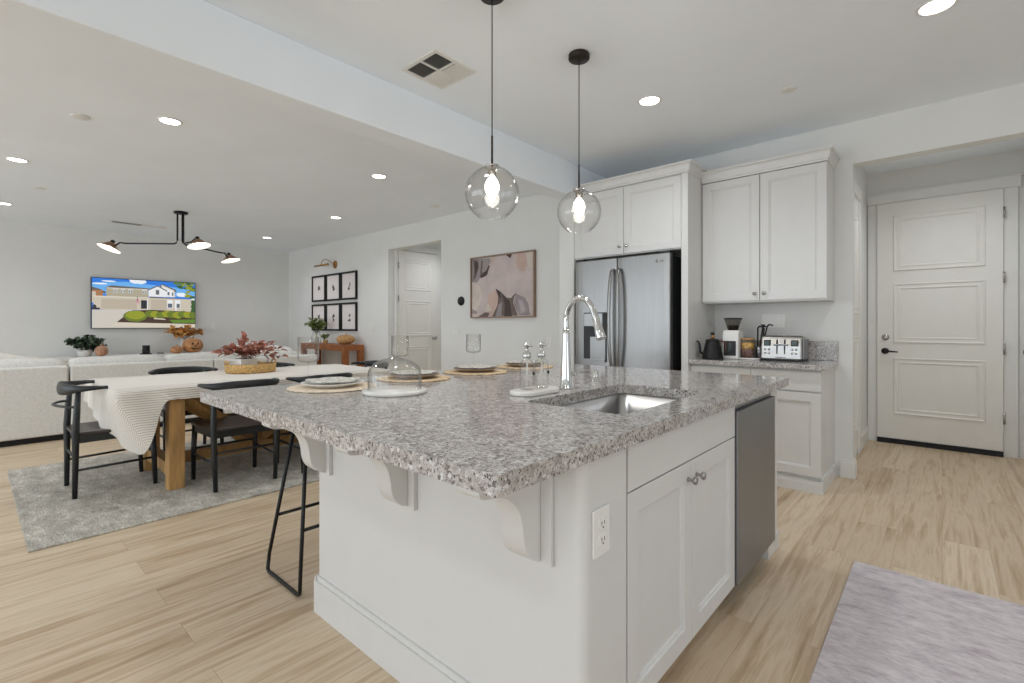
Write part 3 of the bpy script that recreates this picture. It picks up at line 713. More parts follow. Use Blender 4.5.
b = BM(); lathe(b, [(0, 0.153), (0.050, 0.153), (0.050, 0.166), (0.02, 0.170), (0, 0.170)], jp, 24); obj('lid', b, 'tablewood', j)
up = tp+Vector((0.048, 0.052, 0.0065))
u = thing('utensil_crock', 'small dark crock holding black utensils behind the toaster', 'utensil holder', up)
b = BM(); lathe(b, [(0, 0), (0.030, 0), (0.032, 0.10), (0.029, 0.10), (0.027, 0.004), (0, 0.004)], up, 24); obj('crock_body', b, 'darksteel', u)
for i, (dx, dy, hh) in enumerate(((-0.010, 0.0, 0.27), (0.028, 0.0, 0.285), (0.060, 0.004, 0.285), (0.040, -0.006, 0.275))):
    b = BM(); a = up+Vector((-0.012+0.008*i, 0.004*i-0.006, 0.01)); e = up+Vector((dx, dy, hh-0.02))
    tube(b, [a, a.lerp(e, 0.6), e], [0.005, 0.0062, 0.006], 8)
    d = (e-a).normalized(); q = e+d*0.003
    if i % 2 == 0: tube(b, [e, e+d*0.01+Vector((0.012, 0, 0.006)), e+Vector((0.03, 0, 0.012)), e+Vector((0.045, 0, 0.010))], [(0.007, 0.006), (0.016, 0.007), (0.016, 0.006), (0.010, 0.005)], 8)
    else: lathe(b, [(0, 0), (0.014, 0.004), (0.018, 0.014), (0.017, 0.014), (0.012, 0.006), (0, 0.002)], q, 14)
    obj('utensil', b, 'black', u)
# toaster
tx, ty = -0.945, 4.305
t = thing('toaster', 'shiny four slice toaster at the right end of the back counter', 'toaster', (tx, ty, CZ))
b = BM()
prof = [(-0.072, 0.010), (0.118, 0.010), (0.120, 0.165), (0.100, 0.192), (-0.035, 0.196), (-0.055, 0.185), (-0.066, 0.12)]
prism(b, [(ty+p[0], CZ+p[1]) for p in prof], tx-0.145, tx+0.145, 'x'); obj('housing', b, 'toaster_steel', t, bevel=0.012, bseg=3)
b = BM(); box(b, tx-0.150, ty-0.078, CZ, tx+0.155, ty+0.124, CZ+0.014); obj('base', b, 'black', t, bevel=0.004)
b = BM(); box(b, tx+0.1455, ty-0.06, CZ+0.015, tx+0.158, ty+0.115, CZ+0.175); obj('end_cap', b, 'darksteel', t, bevel=0.01)
def tilt_y(z): return ty-0.0745+(z-0.01)*0.055
for (x0, x1) in ((-0.122, -0.075), (0.070, 0.118)):
    b = BM(); box(b, tx+x0, ty-0.0745, CZ+0.118, tx+x1, ty-0.05, CZ+0.165); dsp2 = obj('display', b, 'appl', t, bevel=0.002)
    b = BM(); box(b, tx+x0+0.008, ty-0.0765, CZ+0.126, tx+x1-0.008, ty-0.0745, CZ+0.158); obj('screen', b, 'lcd', dsp2, rel=False, loc=-Vector(t.location))
for x in (-0.028, 0.026):
    b = BM(); box(b, tx+x-0.004, ty-0.073, CZ+0.055, tx+x+0.004, ty-0.05, CZ+0.168); obj('lever_slot', b, 'appl', t)
    b = BM(); box(b, tx+x-0.022, ty-0.092, CZ+0.122, tx+x+0.022, ty-0.072, CZ+0.134); obj('lever', b, 'darksteel', t, bevel=0.003)
for x in (0.078, 0.106, -0.085, -0.112):
    for z in (0.062, 0.092):
        b = BM(); lathe(b, [(0, 0), (0.009, 0), (0.008, 0.006), (0, 0.006)], (tx+x, ty-0.067, CZ+z), 14, M4=Matrix.Rotation(R(90), 4, 'X')); obj('button', b, 'nickel', t)
b = BM()
for i in range(9): box(b, tx-0.036+i*0.008, ty-0.0725, CZ+0.024, tx-0.0305+i*0.008, ty-0.06, CZ+0.032)
obj('maker_lettering', b, 'appl', t)
for s in (0.03, 0.085):
    for xa, xb in ((-0.125, -0.01), (0.01, 0.125)):
        b = BM(); box(b, tx+xa, ty-0.045+s, CZ+0.190, tx+xb, ty-0.03+s, CZ+0.1975); obj('bread_slot', b, 'appl', t)
outlet('switch_plate', 0.186, 0.116, (-1.078, YB-0.0005, 1.232), 0, 'wide white triple switch plate on the wall above the toaster', 'switch', 3)
outlet('wall_outlet', 0.075, 0.118, (-3.485, YB-0.0005, 1.0), 0, 'white duplex outlet on the wall just left of the refrigerator wall stub')
outlet('switch_plate', 0.15, 0.118, (-7.26, YB-0.0005, 1.17), 0, 'white double switch plate on the wall between the six small pictures and the hall opening', 'switch', 2)
outlet('switch_plate', 0.118, 0.118, (-5.14, YB-0.0005, 1.14), 0, 'white double switch plate on the wall below the black thermostat', 'switch', 2)
outlet('wall_outlet', 0.075, 0.118, (XL+0.0005, 3.13, 1.20), R(90), 'white duplex outlet on the far wall to the right of the television')

# ================================================================== CEILING FIXTURES
def pendant(x, y, gz, label):
    t = thing('pendant_light', label, 'pendant light', (x, y, ZC), 0, 'clear globe pendants over the island')
    b = BM(); lathe(b, [(0, 0), (0.060, 0), (0.062, -0.006), (0.062, -0.026), (0.058, -0.031), (0, -0.031)], (0, 0, 0), 32); obj('canopy', b, 'dark_bronze', t, rel=False)
    top = gz+0.128-ZC; cz = gz-ZC; r = 0.128
    b = BM(); cyl(b, (0, 0, -0.03), (0, 0, top+0.14), 0.0028, 8); obj('cord', b, 'black', t, rel=False)
    b = BM(); cyl(b, (0, 0, top+0.145), (0, 0, top+0.0), 0.0052, 12); obj('stem', b, 'dark_bronze', t, rel=False)
    b = BM(); lathe(b, [(0, 0.008), (0.034, 0.006), (0.036, 0), (0.022, -0.010), (0.019, -0.045), (0, -0.046)], (0, 0, top-0.002), 24); obj('socket', b, 'nickel', t, rel=False)
    b = BM(); pr = []
    for k in range(12, 145, 6): pr.append((r*math.sin(R(k)), r*math.cos(R(k))))
    re = pr[-1]; pr += [(re[0]-0.004, re[1]-0.006)]
    pi = [(max(q[0]-0.003, 0.001), q[1]) for q in pr[::-1]]
    lathe(b, pr+pi, (0, 0, cz), 48); obj('glass_globe', b, 'globe', t, rel=False)
    b = BM(); lathe(b, [(0.012, 0), (0.014, -0.010), (0.026, -0.026), (0.033, -0.045), (0.034, -0.062), (0.027, -0.082), (0.016, -0.100), (0.011, -0.118), (0.006, -0.126), (0, -0.128)], (0, 0, top-0.042), 24); obj('bulb', b, 'bulb', t, rel=False)
    l = bpy.data.lights.new('bulb_light', 'POINT'); l.energy = 4; l.color = (1, 0.93, 0.82); l.shadow_soft_size = 0.03
    lo = bpy.data.objects.new('bulb_light', l); COL.objects.link(lo); lo.parent = t; lo.location = (0, 0, cz-0.045)
pendant(-1.594, 1.649, 1.818, 'clear glass globe pendant hanging nearer the camera over the island')
pendant(-1.588, 2.375, 1.857, 'clear glass globe pendant hanging in front of the refrigerator cabinet')

DL = [((-1.54, 3.19), 'round recessed downlight in the kitchen ceiling in front of the upper cabinets'),
      ((-0.02, 3.19), 'round recessed downlight in the kitchen ceiling toward the panelled door'),
      ((-4.47, 1.035), 'round recessed downlight over the near left end of the dining table'),
      ((-6.60, 0.305), 'round recessed downlight at left over the sofa back'),
      ((-4.46, 2.89), 'round recessed downlight nearest the doorway over the far end of the dining table'),
      ((-6.63, 3.57), 'round recessed downlight left of the hall doorway above the wooden console'),
      ((-9.06, 3.56), 'round recessed downlight near the corner by the television wall'),
      ((-9.08, 0.30), 'round recessed downlight farthest left near the television wall')]
dl0 = thing('recessed_light', DL[0][1], 'ceiling light', (*DL[0][0], ZC), 0, 'recessed ceiling downlights')
b = BM(); lathe(b, [(0.066, 0.0), (0.082, 0.0), (0.080, -0.006), (0.070, -0.008), (0.066, -0.003), (0.066, 0)], (0, 0, 0), 36); obj('trim_ring', b, 'trim', dl0, rel=False)
b = BM(); lathe(b, [(0, -0.004), (0.066, -0.004), (0.066, -0.001), (0, -0.001)], (0, 0, 0), 32); obj('lens', b, 'lens', dl0, rel=False)
for (p, lab) in DL[1:]: dup(dl0, (*p, ZC), 0, lab)
for (p, lab) in DL:
    l = bpy.data.lights.new('downlight', 'SPOT'); l.energy = 35; l.color = (0.945, 0.98, 1.05); l.spot_size = R(150); l.spot_blend = 0.9; l.shadow_soft_size = 0.06
    lo = bpy.data.objects.new('downlight', l); COL.objects.link(lo); lo.location = (*p, ZC-0.02)

# ceiling vent
v = thing('ceiling_vent', 'square white ceiling register with dark slots near the pendants', 'vent', (-2.335, 1.94, ZC))
b = BM()
vw = 0.165
for (a, c, e, f) in ((-vw, -vw, vw, -vw+0.025), (-vw, vw-0.025, vw, vw), (-vw, -vw+0.025, -vw+0.025, vw-0.025), (vw-0.025, -vw+0.025, vw, vw-0.025), (-0.008, -vw+0.025, 0.008, vw-0.025), (-vw+0.025, -0.008, -0.008, 0.008), (0.008, -0.008, vw-0.025, 0.008)):
    box(b, a, c, -0.008, e, f, 0)
obj('frame', b, 'trim', v, rel=False)
b = BM(); box(b, -vw+0.02, -vw+0.02, -0.0015, vw-0.02, vw-0.02, -0.0005); obj('backing', b, 'appl', v, rel=False)
for qx, qy, ang, vert in ((-1, -1, 1, 1), (-1, 1, -1, 1), (1, 1, 1, 0), (1, -1, 1, 1)):
    b = BM()
    x0 = min(qx*0.010, qx*0.138); x1 = max(qx*0.010, qx*0.138); y0 = min(qy*0.010, qy*0.138); y1 = max(qy*0.010, qy*0.138)
    for i in range(7):
        s0 = (x0 if vert else y0)+0.010+i*0.0185
        dz, dw_ = (0.007, 0.010) if ang > 0 else (0.004, 0.015)
        if vert:
            q = [(s0, -0.001), (s0+dw_*0.9*ang, -0.008), (s0+dw_*0.9*ang+0.0015, -0.008), (s0+0.0015, -0.001)]; prism(b, [(p[0], p[1]) for p in q], y0, y1, 'y')
        else:
            q = [(s0, -0.001), (s0+dw_*0.9*ang, -0.008), (s0+dw_*0.9*ang+0.0015, -0.008), (s0+0.0015, -0.001)]; prism(b, [(p[0], p[1]) for p in q], x0, x1, 'x')
    obj('louvre', b, 'trim', v, rel=False)
# small ceiling discs
def disc(x, y, r, name, label, cat, h=0.02):
    b = BM(); lathe(b, [(0, 0), (r, 0), (r*0.98, -h*0.6), (r*0.8, -h), (0, -h)], (x, y, ZC), 28); o = obj(name, b, 'trim'); rebase(o, (x, y, ZC)); tag(o, label, cat)
disc(-0.765, 3.66, 0.045, 'sprinkler_cover', 'small white round cover in the kitchen ceiling above the upper cabinets', 'sprinkler cover', 0.008)
disc(-4.88, 0.56, 0.06, 'smoke_detector', 'white smoke detector on the ceiling left of the downlight over the dining table', 'smoke detector', 0.012)
disc(-7.77, 0.545, 0.05, 'sprinkler_cover', 'small white round cover in the ceiling over the sofa at left', 'sprinkler cover', 0.008)
disc(-5.02, 4.10, 0.07, 'sprinkler_cover', 'small white round cover in the ceiling left of the hanging globe pendants', 'sprinkler cover', 0.008)
b = BM(); box(b, -9.46, 1.42, ZC-0.008, -9.30, 2.12, ZC)
lv = thing('linear_vent', 'long narrow white ceiling vent above the television', 'vent', (-9.38, 1.77, ZC))
obj('frame', b, 'trim', lv)
for i in range(4):
    b = BM(); box(b, -9.445+i*0.035, 1.44, ZC-0.0095, -9.43+i*0.035, 1.80, ZC-0.008); obj('slot', b, 'appl', lv)

# chandelier with three arms
ch = thing('ceiling_lamp', 'three armed black ceiling lamp with small brass shades over the living room', 'ceiling lamp', (-7.93, 1.965, ZC))
c0 = Vector((-7.93, 1.965, ZC)); zz = 2.335
b = BM(); lathe(b, [(0, 0), (0.085, 0), (0.085, -0.022), (0.08, -0.028), (0, -0.028)], c0, 28); obj('canopy', b, 'black', ch)
HD = [(Vector((-8.60, 1.30, 2.30)), Vector((-0.028, -0.035, 0)), Vector((0.15, -0.95, 0))), (Vector((-7.43, 2.04, 2.30)), Vector((0.03, 0.01, 0)), Vector((0.55, 0.30, 0))), (Vector((-8.55, 2.79, 2.28)), Vector((-0.02, 0.035, 0)), Vector((0.45, 0.45, 0)))]
for hp_, off, lean in HD:
    b = BM(); top_ = c0+off
    dirh = Vector((hp_.x-top_.x, hp_.y-top_.y, 0)).normalized()
    kn = Vector((hp_.x, hp_.y, zz))-dirh*0.20
    pts = [top_-Vector((0, 0, 0.02)), Vector((top_.x, top_.y, zz+0.05)), Vector((top_.x, top_.y, zz))+dirh*0.015+Vector((0, 0, 0.012)), Vector((top_.x, top_.y, zz))+dirh*0.05, kn, kn+dirh*0.07+Vector((0, 0, 0.01)), hp_-dirh*0.04+Vector((0, 0, -0.01))]
    if hp_.x > -8: pts = pts[:4]+[kn, kn+dirh*0.1+Vector((0, 0, 0.03)), hp_+Vector((0, 0, 0.055))]
    arm = None
    tube(b, pts, 0.011, 10); arm = obj('arm', b, 'black', ch)
    ax = Vector((lean.x, lean.y, 1.0)).normalized() if True else None
    q = Vector((0, 0, 1)).rotation_difference(Vector((-lean.x*0.45, -lean.y*0.45, 1)).normalized()).to_matrix().to_4x4()
    b = BM(); lathe(b, [(0.142, -0.042), (0.118, -0.026), (0.076, 0.008), (0.042, 0.043), (0.028, 0.050), (0, 0.052)], hp_, 32, M4=q); sh = obj('shade', b, 'copper', ch)
    md = sh.modifiers.new('thick', 'SOLIDIFY'); md.thickness = 0.003
    b = BM(); lathe(b, [(0.137, -0.043), (0.112, -0.031), (0.071, 0.002), (0.039, 0.036), (0, 0.044)], hp_, 32, M4=q); obj('shade_lining', b, 'shadein', sh, rel=False, loc=-Vector(ch.location))
    b = BM(); lathe(b, [(0, -0.03), (0.02, -0.024), (0.028, -0.005), (0.02, 0.018), (0.012, 0.03), (0, 0.03)], hp_, 16, M4=q); obj('bulb', b, 'bulb', sh, rel=False, loc=-Vector(ch.location))
    b = BM(); lathe(b, [(0.026, 0.052), (0.026, 0.075), (0.018, 0.088), (0, 0.09)], hp_, 16, M4=q); obj('cap', b, 'black', sh, rel=False, loc=-Vector(ch.location))

# ================================================================== FLAT PICTURES
def ell(cx, cy, rx, ry, n=14, ph=0, wob=0.0, seed=0):
    rnd = random.Random(seed)
    return [(cx+rx*(1+wob*rnd.uniform(-1, 1))*math.cos(2*PI*k/n+ph), cy+ry*(1+wob*rnd.uniform(-1, 1))*math.sin(2*PI*k/n+ph)) for k in range(n)]
# television: picture coordinates from a 888 x 405 sheet, y down
def tv():
    y0, y1, z0, z1 = 1.335, 2.825, 1.148, 2.0
    x = -10.462
    t = thing('television', 'wall mounted television showing a two storey house and driveway', 'television', (XL+0.03, (y0+y1)/2, z0))
    b = BM(); box(b, XL+0.004, y0, z0, x, y1, z1); obj('bezel', b, 'appl', t, bevel=0.003)
    cols = {'sky': (46, 124, 222), 'sky2': (110, 178, 240), 'cloud': (238, 244, 250), 'wall': (176, 168, 146), 'wall2': (205, 195, 178), 'gar': (190, 178, 160), 'roof': (104, 98, 94),
            'white': (236, 238, 240), 'brown': (170, 118, 80), 'dark': (48, 48, 52), 'win': (96, 104, 116), 'drive': (206, 200, 190), 'mulch': (74, 54, 46), 'shrub': (150, 156, 44), 'shrub2': (106, 124, 44),
            'tree': (96, 130, 60), 'tree2': (56, 92, 48), 'walk': (214, 204, 186), 'pink': (206, 150, 160), 'grass': (98, 136, 48), 'trim': (222, 214, 200)}
    names = list(cols); mats = []
    for nme in names: mats.append(emit('screen_'+nme, cols[nme], 0.92, 0.25))
    for mm in mats: mm.node_tree.nodes['Principled BSDF'].inputs['Base Color'].default_value = (0.01, 0.01, 0.01, 1)
    b = BM(); m = 0.010; layer = [0]
    def P(u, v): return (y0+m+(y1-y0-2*m)*min(max(u/888, 0), 1), z1-m-(z1-z0-2*m)*min(max(v/405, 0), 1))
    def poly(c, pts):
        layer[0] += 1; xx = x+0.0006+0.00012*layer[0]
        f = b.faces.new([b.verts.new((xx, *P(*p))) for p in pts]); f.material_index = names.index(c)
    def rc(c, a, d, e, g): poly(c, [(a, d), (e, d), (e, g), (a, g)])
    rc('sky', 0, 0, 888, 405); poly('sky2', [(0, 40), (260, 20), (888, 60), (888, 130), (0, 130)])
    poly('cloud', ell(370, 8, 75, 26, 16, 0, 0.15, 1)); poly('cloud', ell(60, 45, 60, 7, 12)); poly('cloud', ell(770, 110, 60, 20, 12, 0, 0.2, 2)); poly('cloud', ell(130, 22, 60, 6, 10))
    poly('roof', [(0, 72), (60, 88), (112, 112), (100, 126), (0, 100)]); rc('brown', 0, 98, 85, 150); rc('wall2', 0, 110, 30, 200)
    poly('roof', [(105, 75), (150, 55), (460, 66), (455, 90), (105, 85)])
    rc('wall', 112, 78, 458, 165); rc('trim', 112, 74, 455, 80)
    for a in (165, 190, 228, 248, 290, 308, 408, 428): rc('white', a, 82, a+14, 114); rc('win', a+3, 88, a+11, 112)
    rc('wall2', 12, 150, 390, 255); rc('gar', 70, 165, 360, 250); rc('trim', 12, 144, 476, 152)
    for k in range(3): rc('wall', 74, 184+k*22, 356, 186+k*22)
    rc('wall2', 380, 150, 482, 255); rc('dark', 395, 170, 450, 242); rc('white', 446, 160, 454, 255)
    poly('pink', [(345, 168), (372, 158), (385, 190), (366, 200)]); rc('dark', 362, 138, 366, 180)
    poly('roof', [(560, 45), (575, 22), (700, 66), (712, 80), (700, 90)]); poly('trim', [(575, 30), (690, 74), (700, 135), (560, 135)]); poly('white', [(585, 48), (680, 80), (684, 132), (585, 132)])
    poly('roof', [(452, 76), (540, 36), (625, 78), (622, 88), (540, 46), (456, 86)]); poly('white', [(460, 84), (540, 47), (618, 86), (620, 136), (460, 136)])
    rc('trim', 520, 74, 556, 120); rc('win', 524, 78, 552, 116); rc('win', 628, 90, 646, 118); rc('win', 668, 94, 680, 122)
    poly('roof', [(470, 136), (860, 150), (860, 162), (470, 148)]); rc('wall2', 476, 148, 855, 262); rc('gar', 480, 160, 620, 258)
    for a in (625, 695): rc('white', a, 160, a+52, 232); rc('win', a+6, 192, a+46, 228)
    rc('white', 700, 180, 712, 300); poly('white', ell(868, 150, 16, 18, 10))
    rnd = random.Random(3)
    for k in range(46):
        u = rnd.uniform(700, 888); vv = rnd.uniform(0, 135)
        if (u-700)/188 < (vv/135)*0.5 + 0.1 and vv > 50: continue
        poly(('tree', 'tree2', 'shrub')[k % 3], ell(u, vv, rnd.uniform(12, 34), rnd.uniform(6, 14), 9, 0, 0.3, k))
    for k in range(6): poly('tree2', ell(870, 170+18*k, 22, 16, 9, 0, 0.3, k))
    poly('drive', [(0, 258), (330, 252), (190, 360), (130, 405), (0, 405)]); rc('dark', 0, 240, 60, 256); poly('dark', ell(18, 235, 16, 20, 10))
    poly('mulch', [(190, 360), (310, 262), (470, 250), (888, 262), (888, 375), (195, 366)])
    poly('shrub2', ell(345, 306, 98, 48, 20, 0, 0.05, 5)); poly('shrub', ell(350, 296, 82, 36, 20, 0, 0.08, 6))
    for k in range(9): poly(('shrub2', 'shrub')[k % 2], ell(470+k*50, 285+4*(k % 3), 46, 30, 14, 0, 0.12, k+20))
    poly('grass', [(640, 335), (888, 330), (888, 362), (680, 362)]); poly('walk', [(500, 318), (600, 326), (615, 336), (510, 330)])
    poly('walk', [(130, 405), (190, 358), (888, 372), (888, 405)]); poly('drive', [(0, 392), (888, 398), (888, 405), (0, 405)])
    for f in b.faces:
        f.normal_update()
        if f.normal.x < 0: f.normal_flip()
    obj('screen', b, mats, t)
tv()

def frame_pic(name, x0, x1, z0, z1, fw, fmat, label, cat, group=None, depth=0.025):
    y = YB-0.001
    t = thing(name, label, cat, ((x0+x1)/2, y, z0), 0, group)
    b = BM()
    for (a, c, e, f) in ((x0, z0, x0+fw, z1), (x1-fw, z0, x1, z1), (x0+fw, z0, x1-fw, z0+fw), (x0+fw, z1-fw, x1-fw, z1)): box(b, a, y-depth, c, e, y, f)
    obj('frame', b, fmat, t, bevel=0.001)
    b = BM(); box(b, x0+fw, y-depth*0.5, z0+fw, x1-fw, y-0.002, z1-fw); obj('mat_board', b, 'paper', t)
    return t, y-depth*0.5
xs_ = [(-9.40, -8.86), (-8.83, -8.30), (-8.27, -7.735)]
names_row = ['left', 'middle', 'right']
for r_, (z0, z1) in enumerate(((1.665, 2.175), (1.10, 1.615))):
    for c_, (x0, x1) in enumerate(xs_):
        lab = 'black framed small sketch, %s picture of the %s row beside the hall doorway' % (names_row[c_], ('upper', 'lower')[r_])
        t_, yy = frame_pic('framed_picture', x0, x1, z0, z1, 0.034, 'black', lab, 'picture', 'six black framed sketches on the wall', 0.035)
        b = BM(); rnd = random.Random(r_*3+c_); cx = (x0+x1)/2+0.01; cz = (z0+z1)/2-0.01
        for q in range(7):
            p_ = ell(cx+rnd.uniform(-0.03, 0.03), cz+rnd.uniform(-0.055, 0.055), rnd.uniform(0.012, 0.034), rnd.uniform(0.010, 0.026), 8, rnd.random(), 0.35, q+r_*10+c_*100)
            f = b.faces.new([b.verts.new((u_, yy-0.0006-0.0002*q, v_)) for u_, v_ in p_])
        obj('sketch', b, 'ink', t_)
# abstract art
ax0, ax1, az0, az1 = -4.80, -3.68, 1.295, 2.115
t_, yy = frame_pic('abstract_painting', ax0, ax1, az0, az1, 0.018, mat('light_wood_frame', (146, 122, 104), 0.5), 'abstract mauve and brown painting in a thin wooden frame', 'painting', None, 0.045)
AC = {'mauve': (196, 182, 178), 'taupe': (108, 94, 88), 'dark': (74, 62, 58), 'peach': (196, 170, 158), 'grey': (150, 142, 142), 'cream': (206, 194, 184), 'lilac': (176, 164, 166)}
an = list(AC); am = [mat('paint_'+k_, v_, 0.7, var=0.05, scale=5) for k_, v_ in AC.items()]
b = BM(); lay = [0]
def ap(c, pts):   # crop pixel coordinates of the canvas 75..630 x 60..600, y down
    lay[0] += 1
    vs = []
    for u, v_ in pts:
        uu = (u-72)/(632-72); top = 72-(u-72)*0.075
        vv = (v_-top)/(606-top)
        vs.append(b.verts.new((ax0+0.018+(ax1-ax0-0.036)*min(max(uu, 0), 1), yy-0.0005-0.0002*lay[0], az1-0.018-(az1-az0-0.036)*min(max(vv, 0), 1))))
    b.faces.new(vs).material_index = an.index(c)
ap('mauve', [(72, 0), (640, 0), (640, 640), (72, 640)])
ap('cream', [(72, 280), (150, 330), (180, 420), (120, 540), (72, 560)])
ap('grey', [(72, 70), (250, 70), (250, 110), (200, 190), (120, 290), (72, 280)])
ap('taupe', [(80, 80), (130, 85), (140, 150), (110, 240), (85, 270), (95, 180)]); ap('dark', [(100, 90), (135, 110), (125, 170), (100, 210)])
ap('taupe', [(165, 90), (180, 90), (172, 200), (205, 190), (235, 130), (250, 140), (215, 230), (165, 250), (150, 240)]); ap('dark', [(200, 190), (238, 150), (225, 215), (170, 246), (155, 235)])
ap('peach', [(255, 85), (300, 75), (270, 110), (252, 140)]); ap('dark', [(395, 40), (448, 40), (435, 80), (420, 68)])
ap('peach', [(488, 30), (560, 30), (580, 110), (560, 205), (510, 195), (480, 120)]); ap('cream', [(560, 30), (640, 30), (640, 180), (585, 170)])
ap('peach', [(240, 400), (290, 360), (325, 400), (330, 480), (270, 600), (150, 605), (200, 560), (215, 500)]); ap('taupe', [(130, 606), (200, 566), (245, 570), (230, 606)]); ap('cream', [(225, 480), (250, 510), (270, 550), (200, 560)])
ap('taupe', [(300, 350), (350, 380), (400, 435), (440, 440), (490, 385), (465, 440), (460, 490), (500, 600), (270, 606), (320, 500), (325, 420)])
ap('grey', [(330, 500), (360, 470), (355, 606), (300, 606)]); ap('dark', [(360, 400), (400, 440), (430, 470), (450, 606), (380, 606), (385, 500)]); ap('dark', [(300, 352), (345, 378), (352, 450), (330, 420)])
ap('grey', [(480, 400), (560, 440), (590, 500), (600, 600), (510, 600), (465, 500)]); ap('lilac', [(500, 450), (540, 470), (570, 560), (530, 580)])
ap('grey', [(72, 530), (130, 560), (110, 580), (72, 575)])
obj('canvas_paint', b, am, t_)
# thermostat
b = BM(); lathe(b, [(0, 0), (0.062, 0), (0.064, 0.008), (0.058, 0.024), (0, 0.026)], (-5.02, YB-0.001, 1.54), 32, M4=Matrix.Rotation(R(90), 4, 'X')); o = obj('thermostat', b, 'black'); rebase(o, (-5.02, YB-0.001, 1.54))
tag(o, 'round black thermostat on the wall left of the abstract painting', 'thermostat')
# picture light
pp = Vector((-8.52, YB-0.001, 2.345))
t = thing('picture_light', 'brass wall picture light above the six small framed sketches', 'picture light', pp)
b = BM(); lathe(b, [(0, 0), (0.075, 0), (0.075, 0.012), (0.06, 0.02), (0, 0.02)], pp, 28, M4=Matrix.Rotation(R(90), 4, 'X')); obj('wall_plate', b, 'brass', t)
b = BM(); tube(b, smooth_pts([pp+Vector(q) for q in ((0, -0.02, 0.0), (-0.02, -0.08, 0.04), (-0.10, -0.13, 0.09), (-0.2, -0.16, 0.07), (-0.21, -0.17, 0.0))], 5), 0.007, 10); obj('arm', b, 'brass', t)
b = BM(); tube(b, [pp+Vector((0.05, -0.17, -0.012)), pp+Vector((-0.47, -0.17, -0.012))], 0.018, 14); obj('lamp_tube', b, 'brass', t)

# ================================================================== DINING
o = None
b = BM(); box(b, -5.70, 0.205, 0.0005, -3.575, 3.45, 0.010); o = obj('rug', b, 'rug_grey', bevel=0.003); rebase(o, (-4.64, 1.83, 0.0005)); tag(o, 'large faded grey rug under the dining table', 'rug')
b = BM(); box(b, -0.330, 1.0, 0.0005, 0.62, 2.965, 0.009); o = obj('rug', b, 'rug_mauve', bevel=0.003); rebase(o, (0.14, 2.0, 0.0005)); tag(o, 'pale mauve woven rug on the floor at lower right beside the island', 'rug')
RZ = 0.0105
# table
TX0, TX1, TY0, TY1, TZ = -5.24, -4.12, 0.66, 2.80, 0.75
dt = thing('dining_table', 'wooden trestle dining table on the grey rug under a pale cloth', 'table', ((TX0+TX1)/2, (TY0+TY1)/2, RZ))
b = BM(); box(b, TX0, TY0, TZ-0.042, TX1, TY1, TZ); obj('table_top', b, 'tablewood', dt, bevel=0.008)
for yy_ in (1.0, 2.45):
    for xx_ in (-4.18, -4.88):
        b = BM(); box(b, xx_-0.05, yy_-0.05, RZ, xx_+0.05, yy_+0.05, TZ-0.043); obj('leg', b, 'tablewood', dt, bevel=0.004)
    b = BM(); box(b, -4.83, yy_-0.035, TZ-0.13, -4.23, yy_+0.035, TZ-0.044); obj('cross_beam', b, 'tablewood', dt, bevel=0.003)
    b = BM(); box(b, -4.83, yy_-0.04, 0.10, -4.23, yy_+0.04, 0.19); obj('cross_beam', b, 'tablewood', dt, bevel=0.003)
b = BM(); box(b, -4.57, 1.041, 0.105, -4.49, 2.409, 0.185); obj('stretcher', b, 'tablewood', dt, bevel=0.003)
for (ya, yb_) in ((1.05, 1.72), (2.40, 1.74)):
    b = BM(); tube(b, [(-4.53, ya, TZ-0.10), (-4.53, yb_, 0.19)], [(0.055, 0.055)]*2, 4, up=(1, 0, 0)); 
    for f in b.faces: f.smooth = False
    obj('brace', b, 'tablewood', dt)
# short outer brace on near side, leaning from the leg head to the stretcher
for (ya, yb_) in ((1.06, 1.60), (2.39, 1.85)):
    b = BM(); tube(b, [(-4.20, ya, TZ-0.05), (-4.45, yb_, 0.19)], [(0.05, 0.05)]*2, 4, up=(1, 0, 0))
    for f in b.faces: f.smooth = False
    obj('brace', b, 'tablewood', dt)
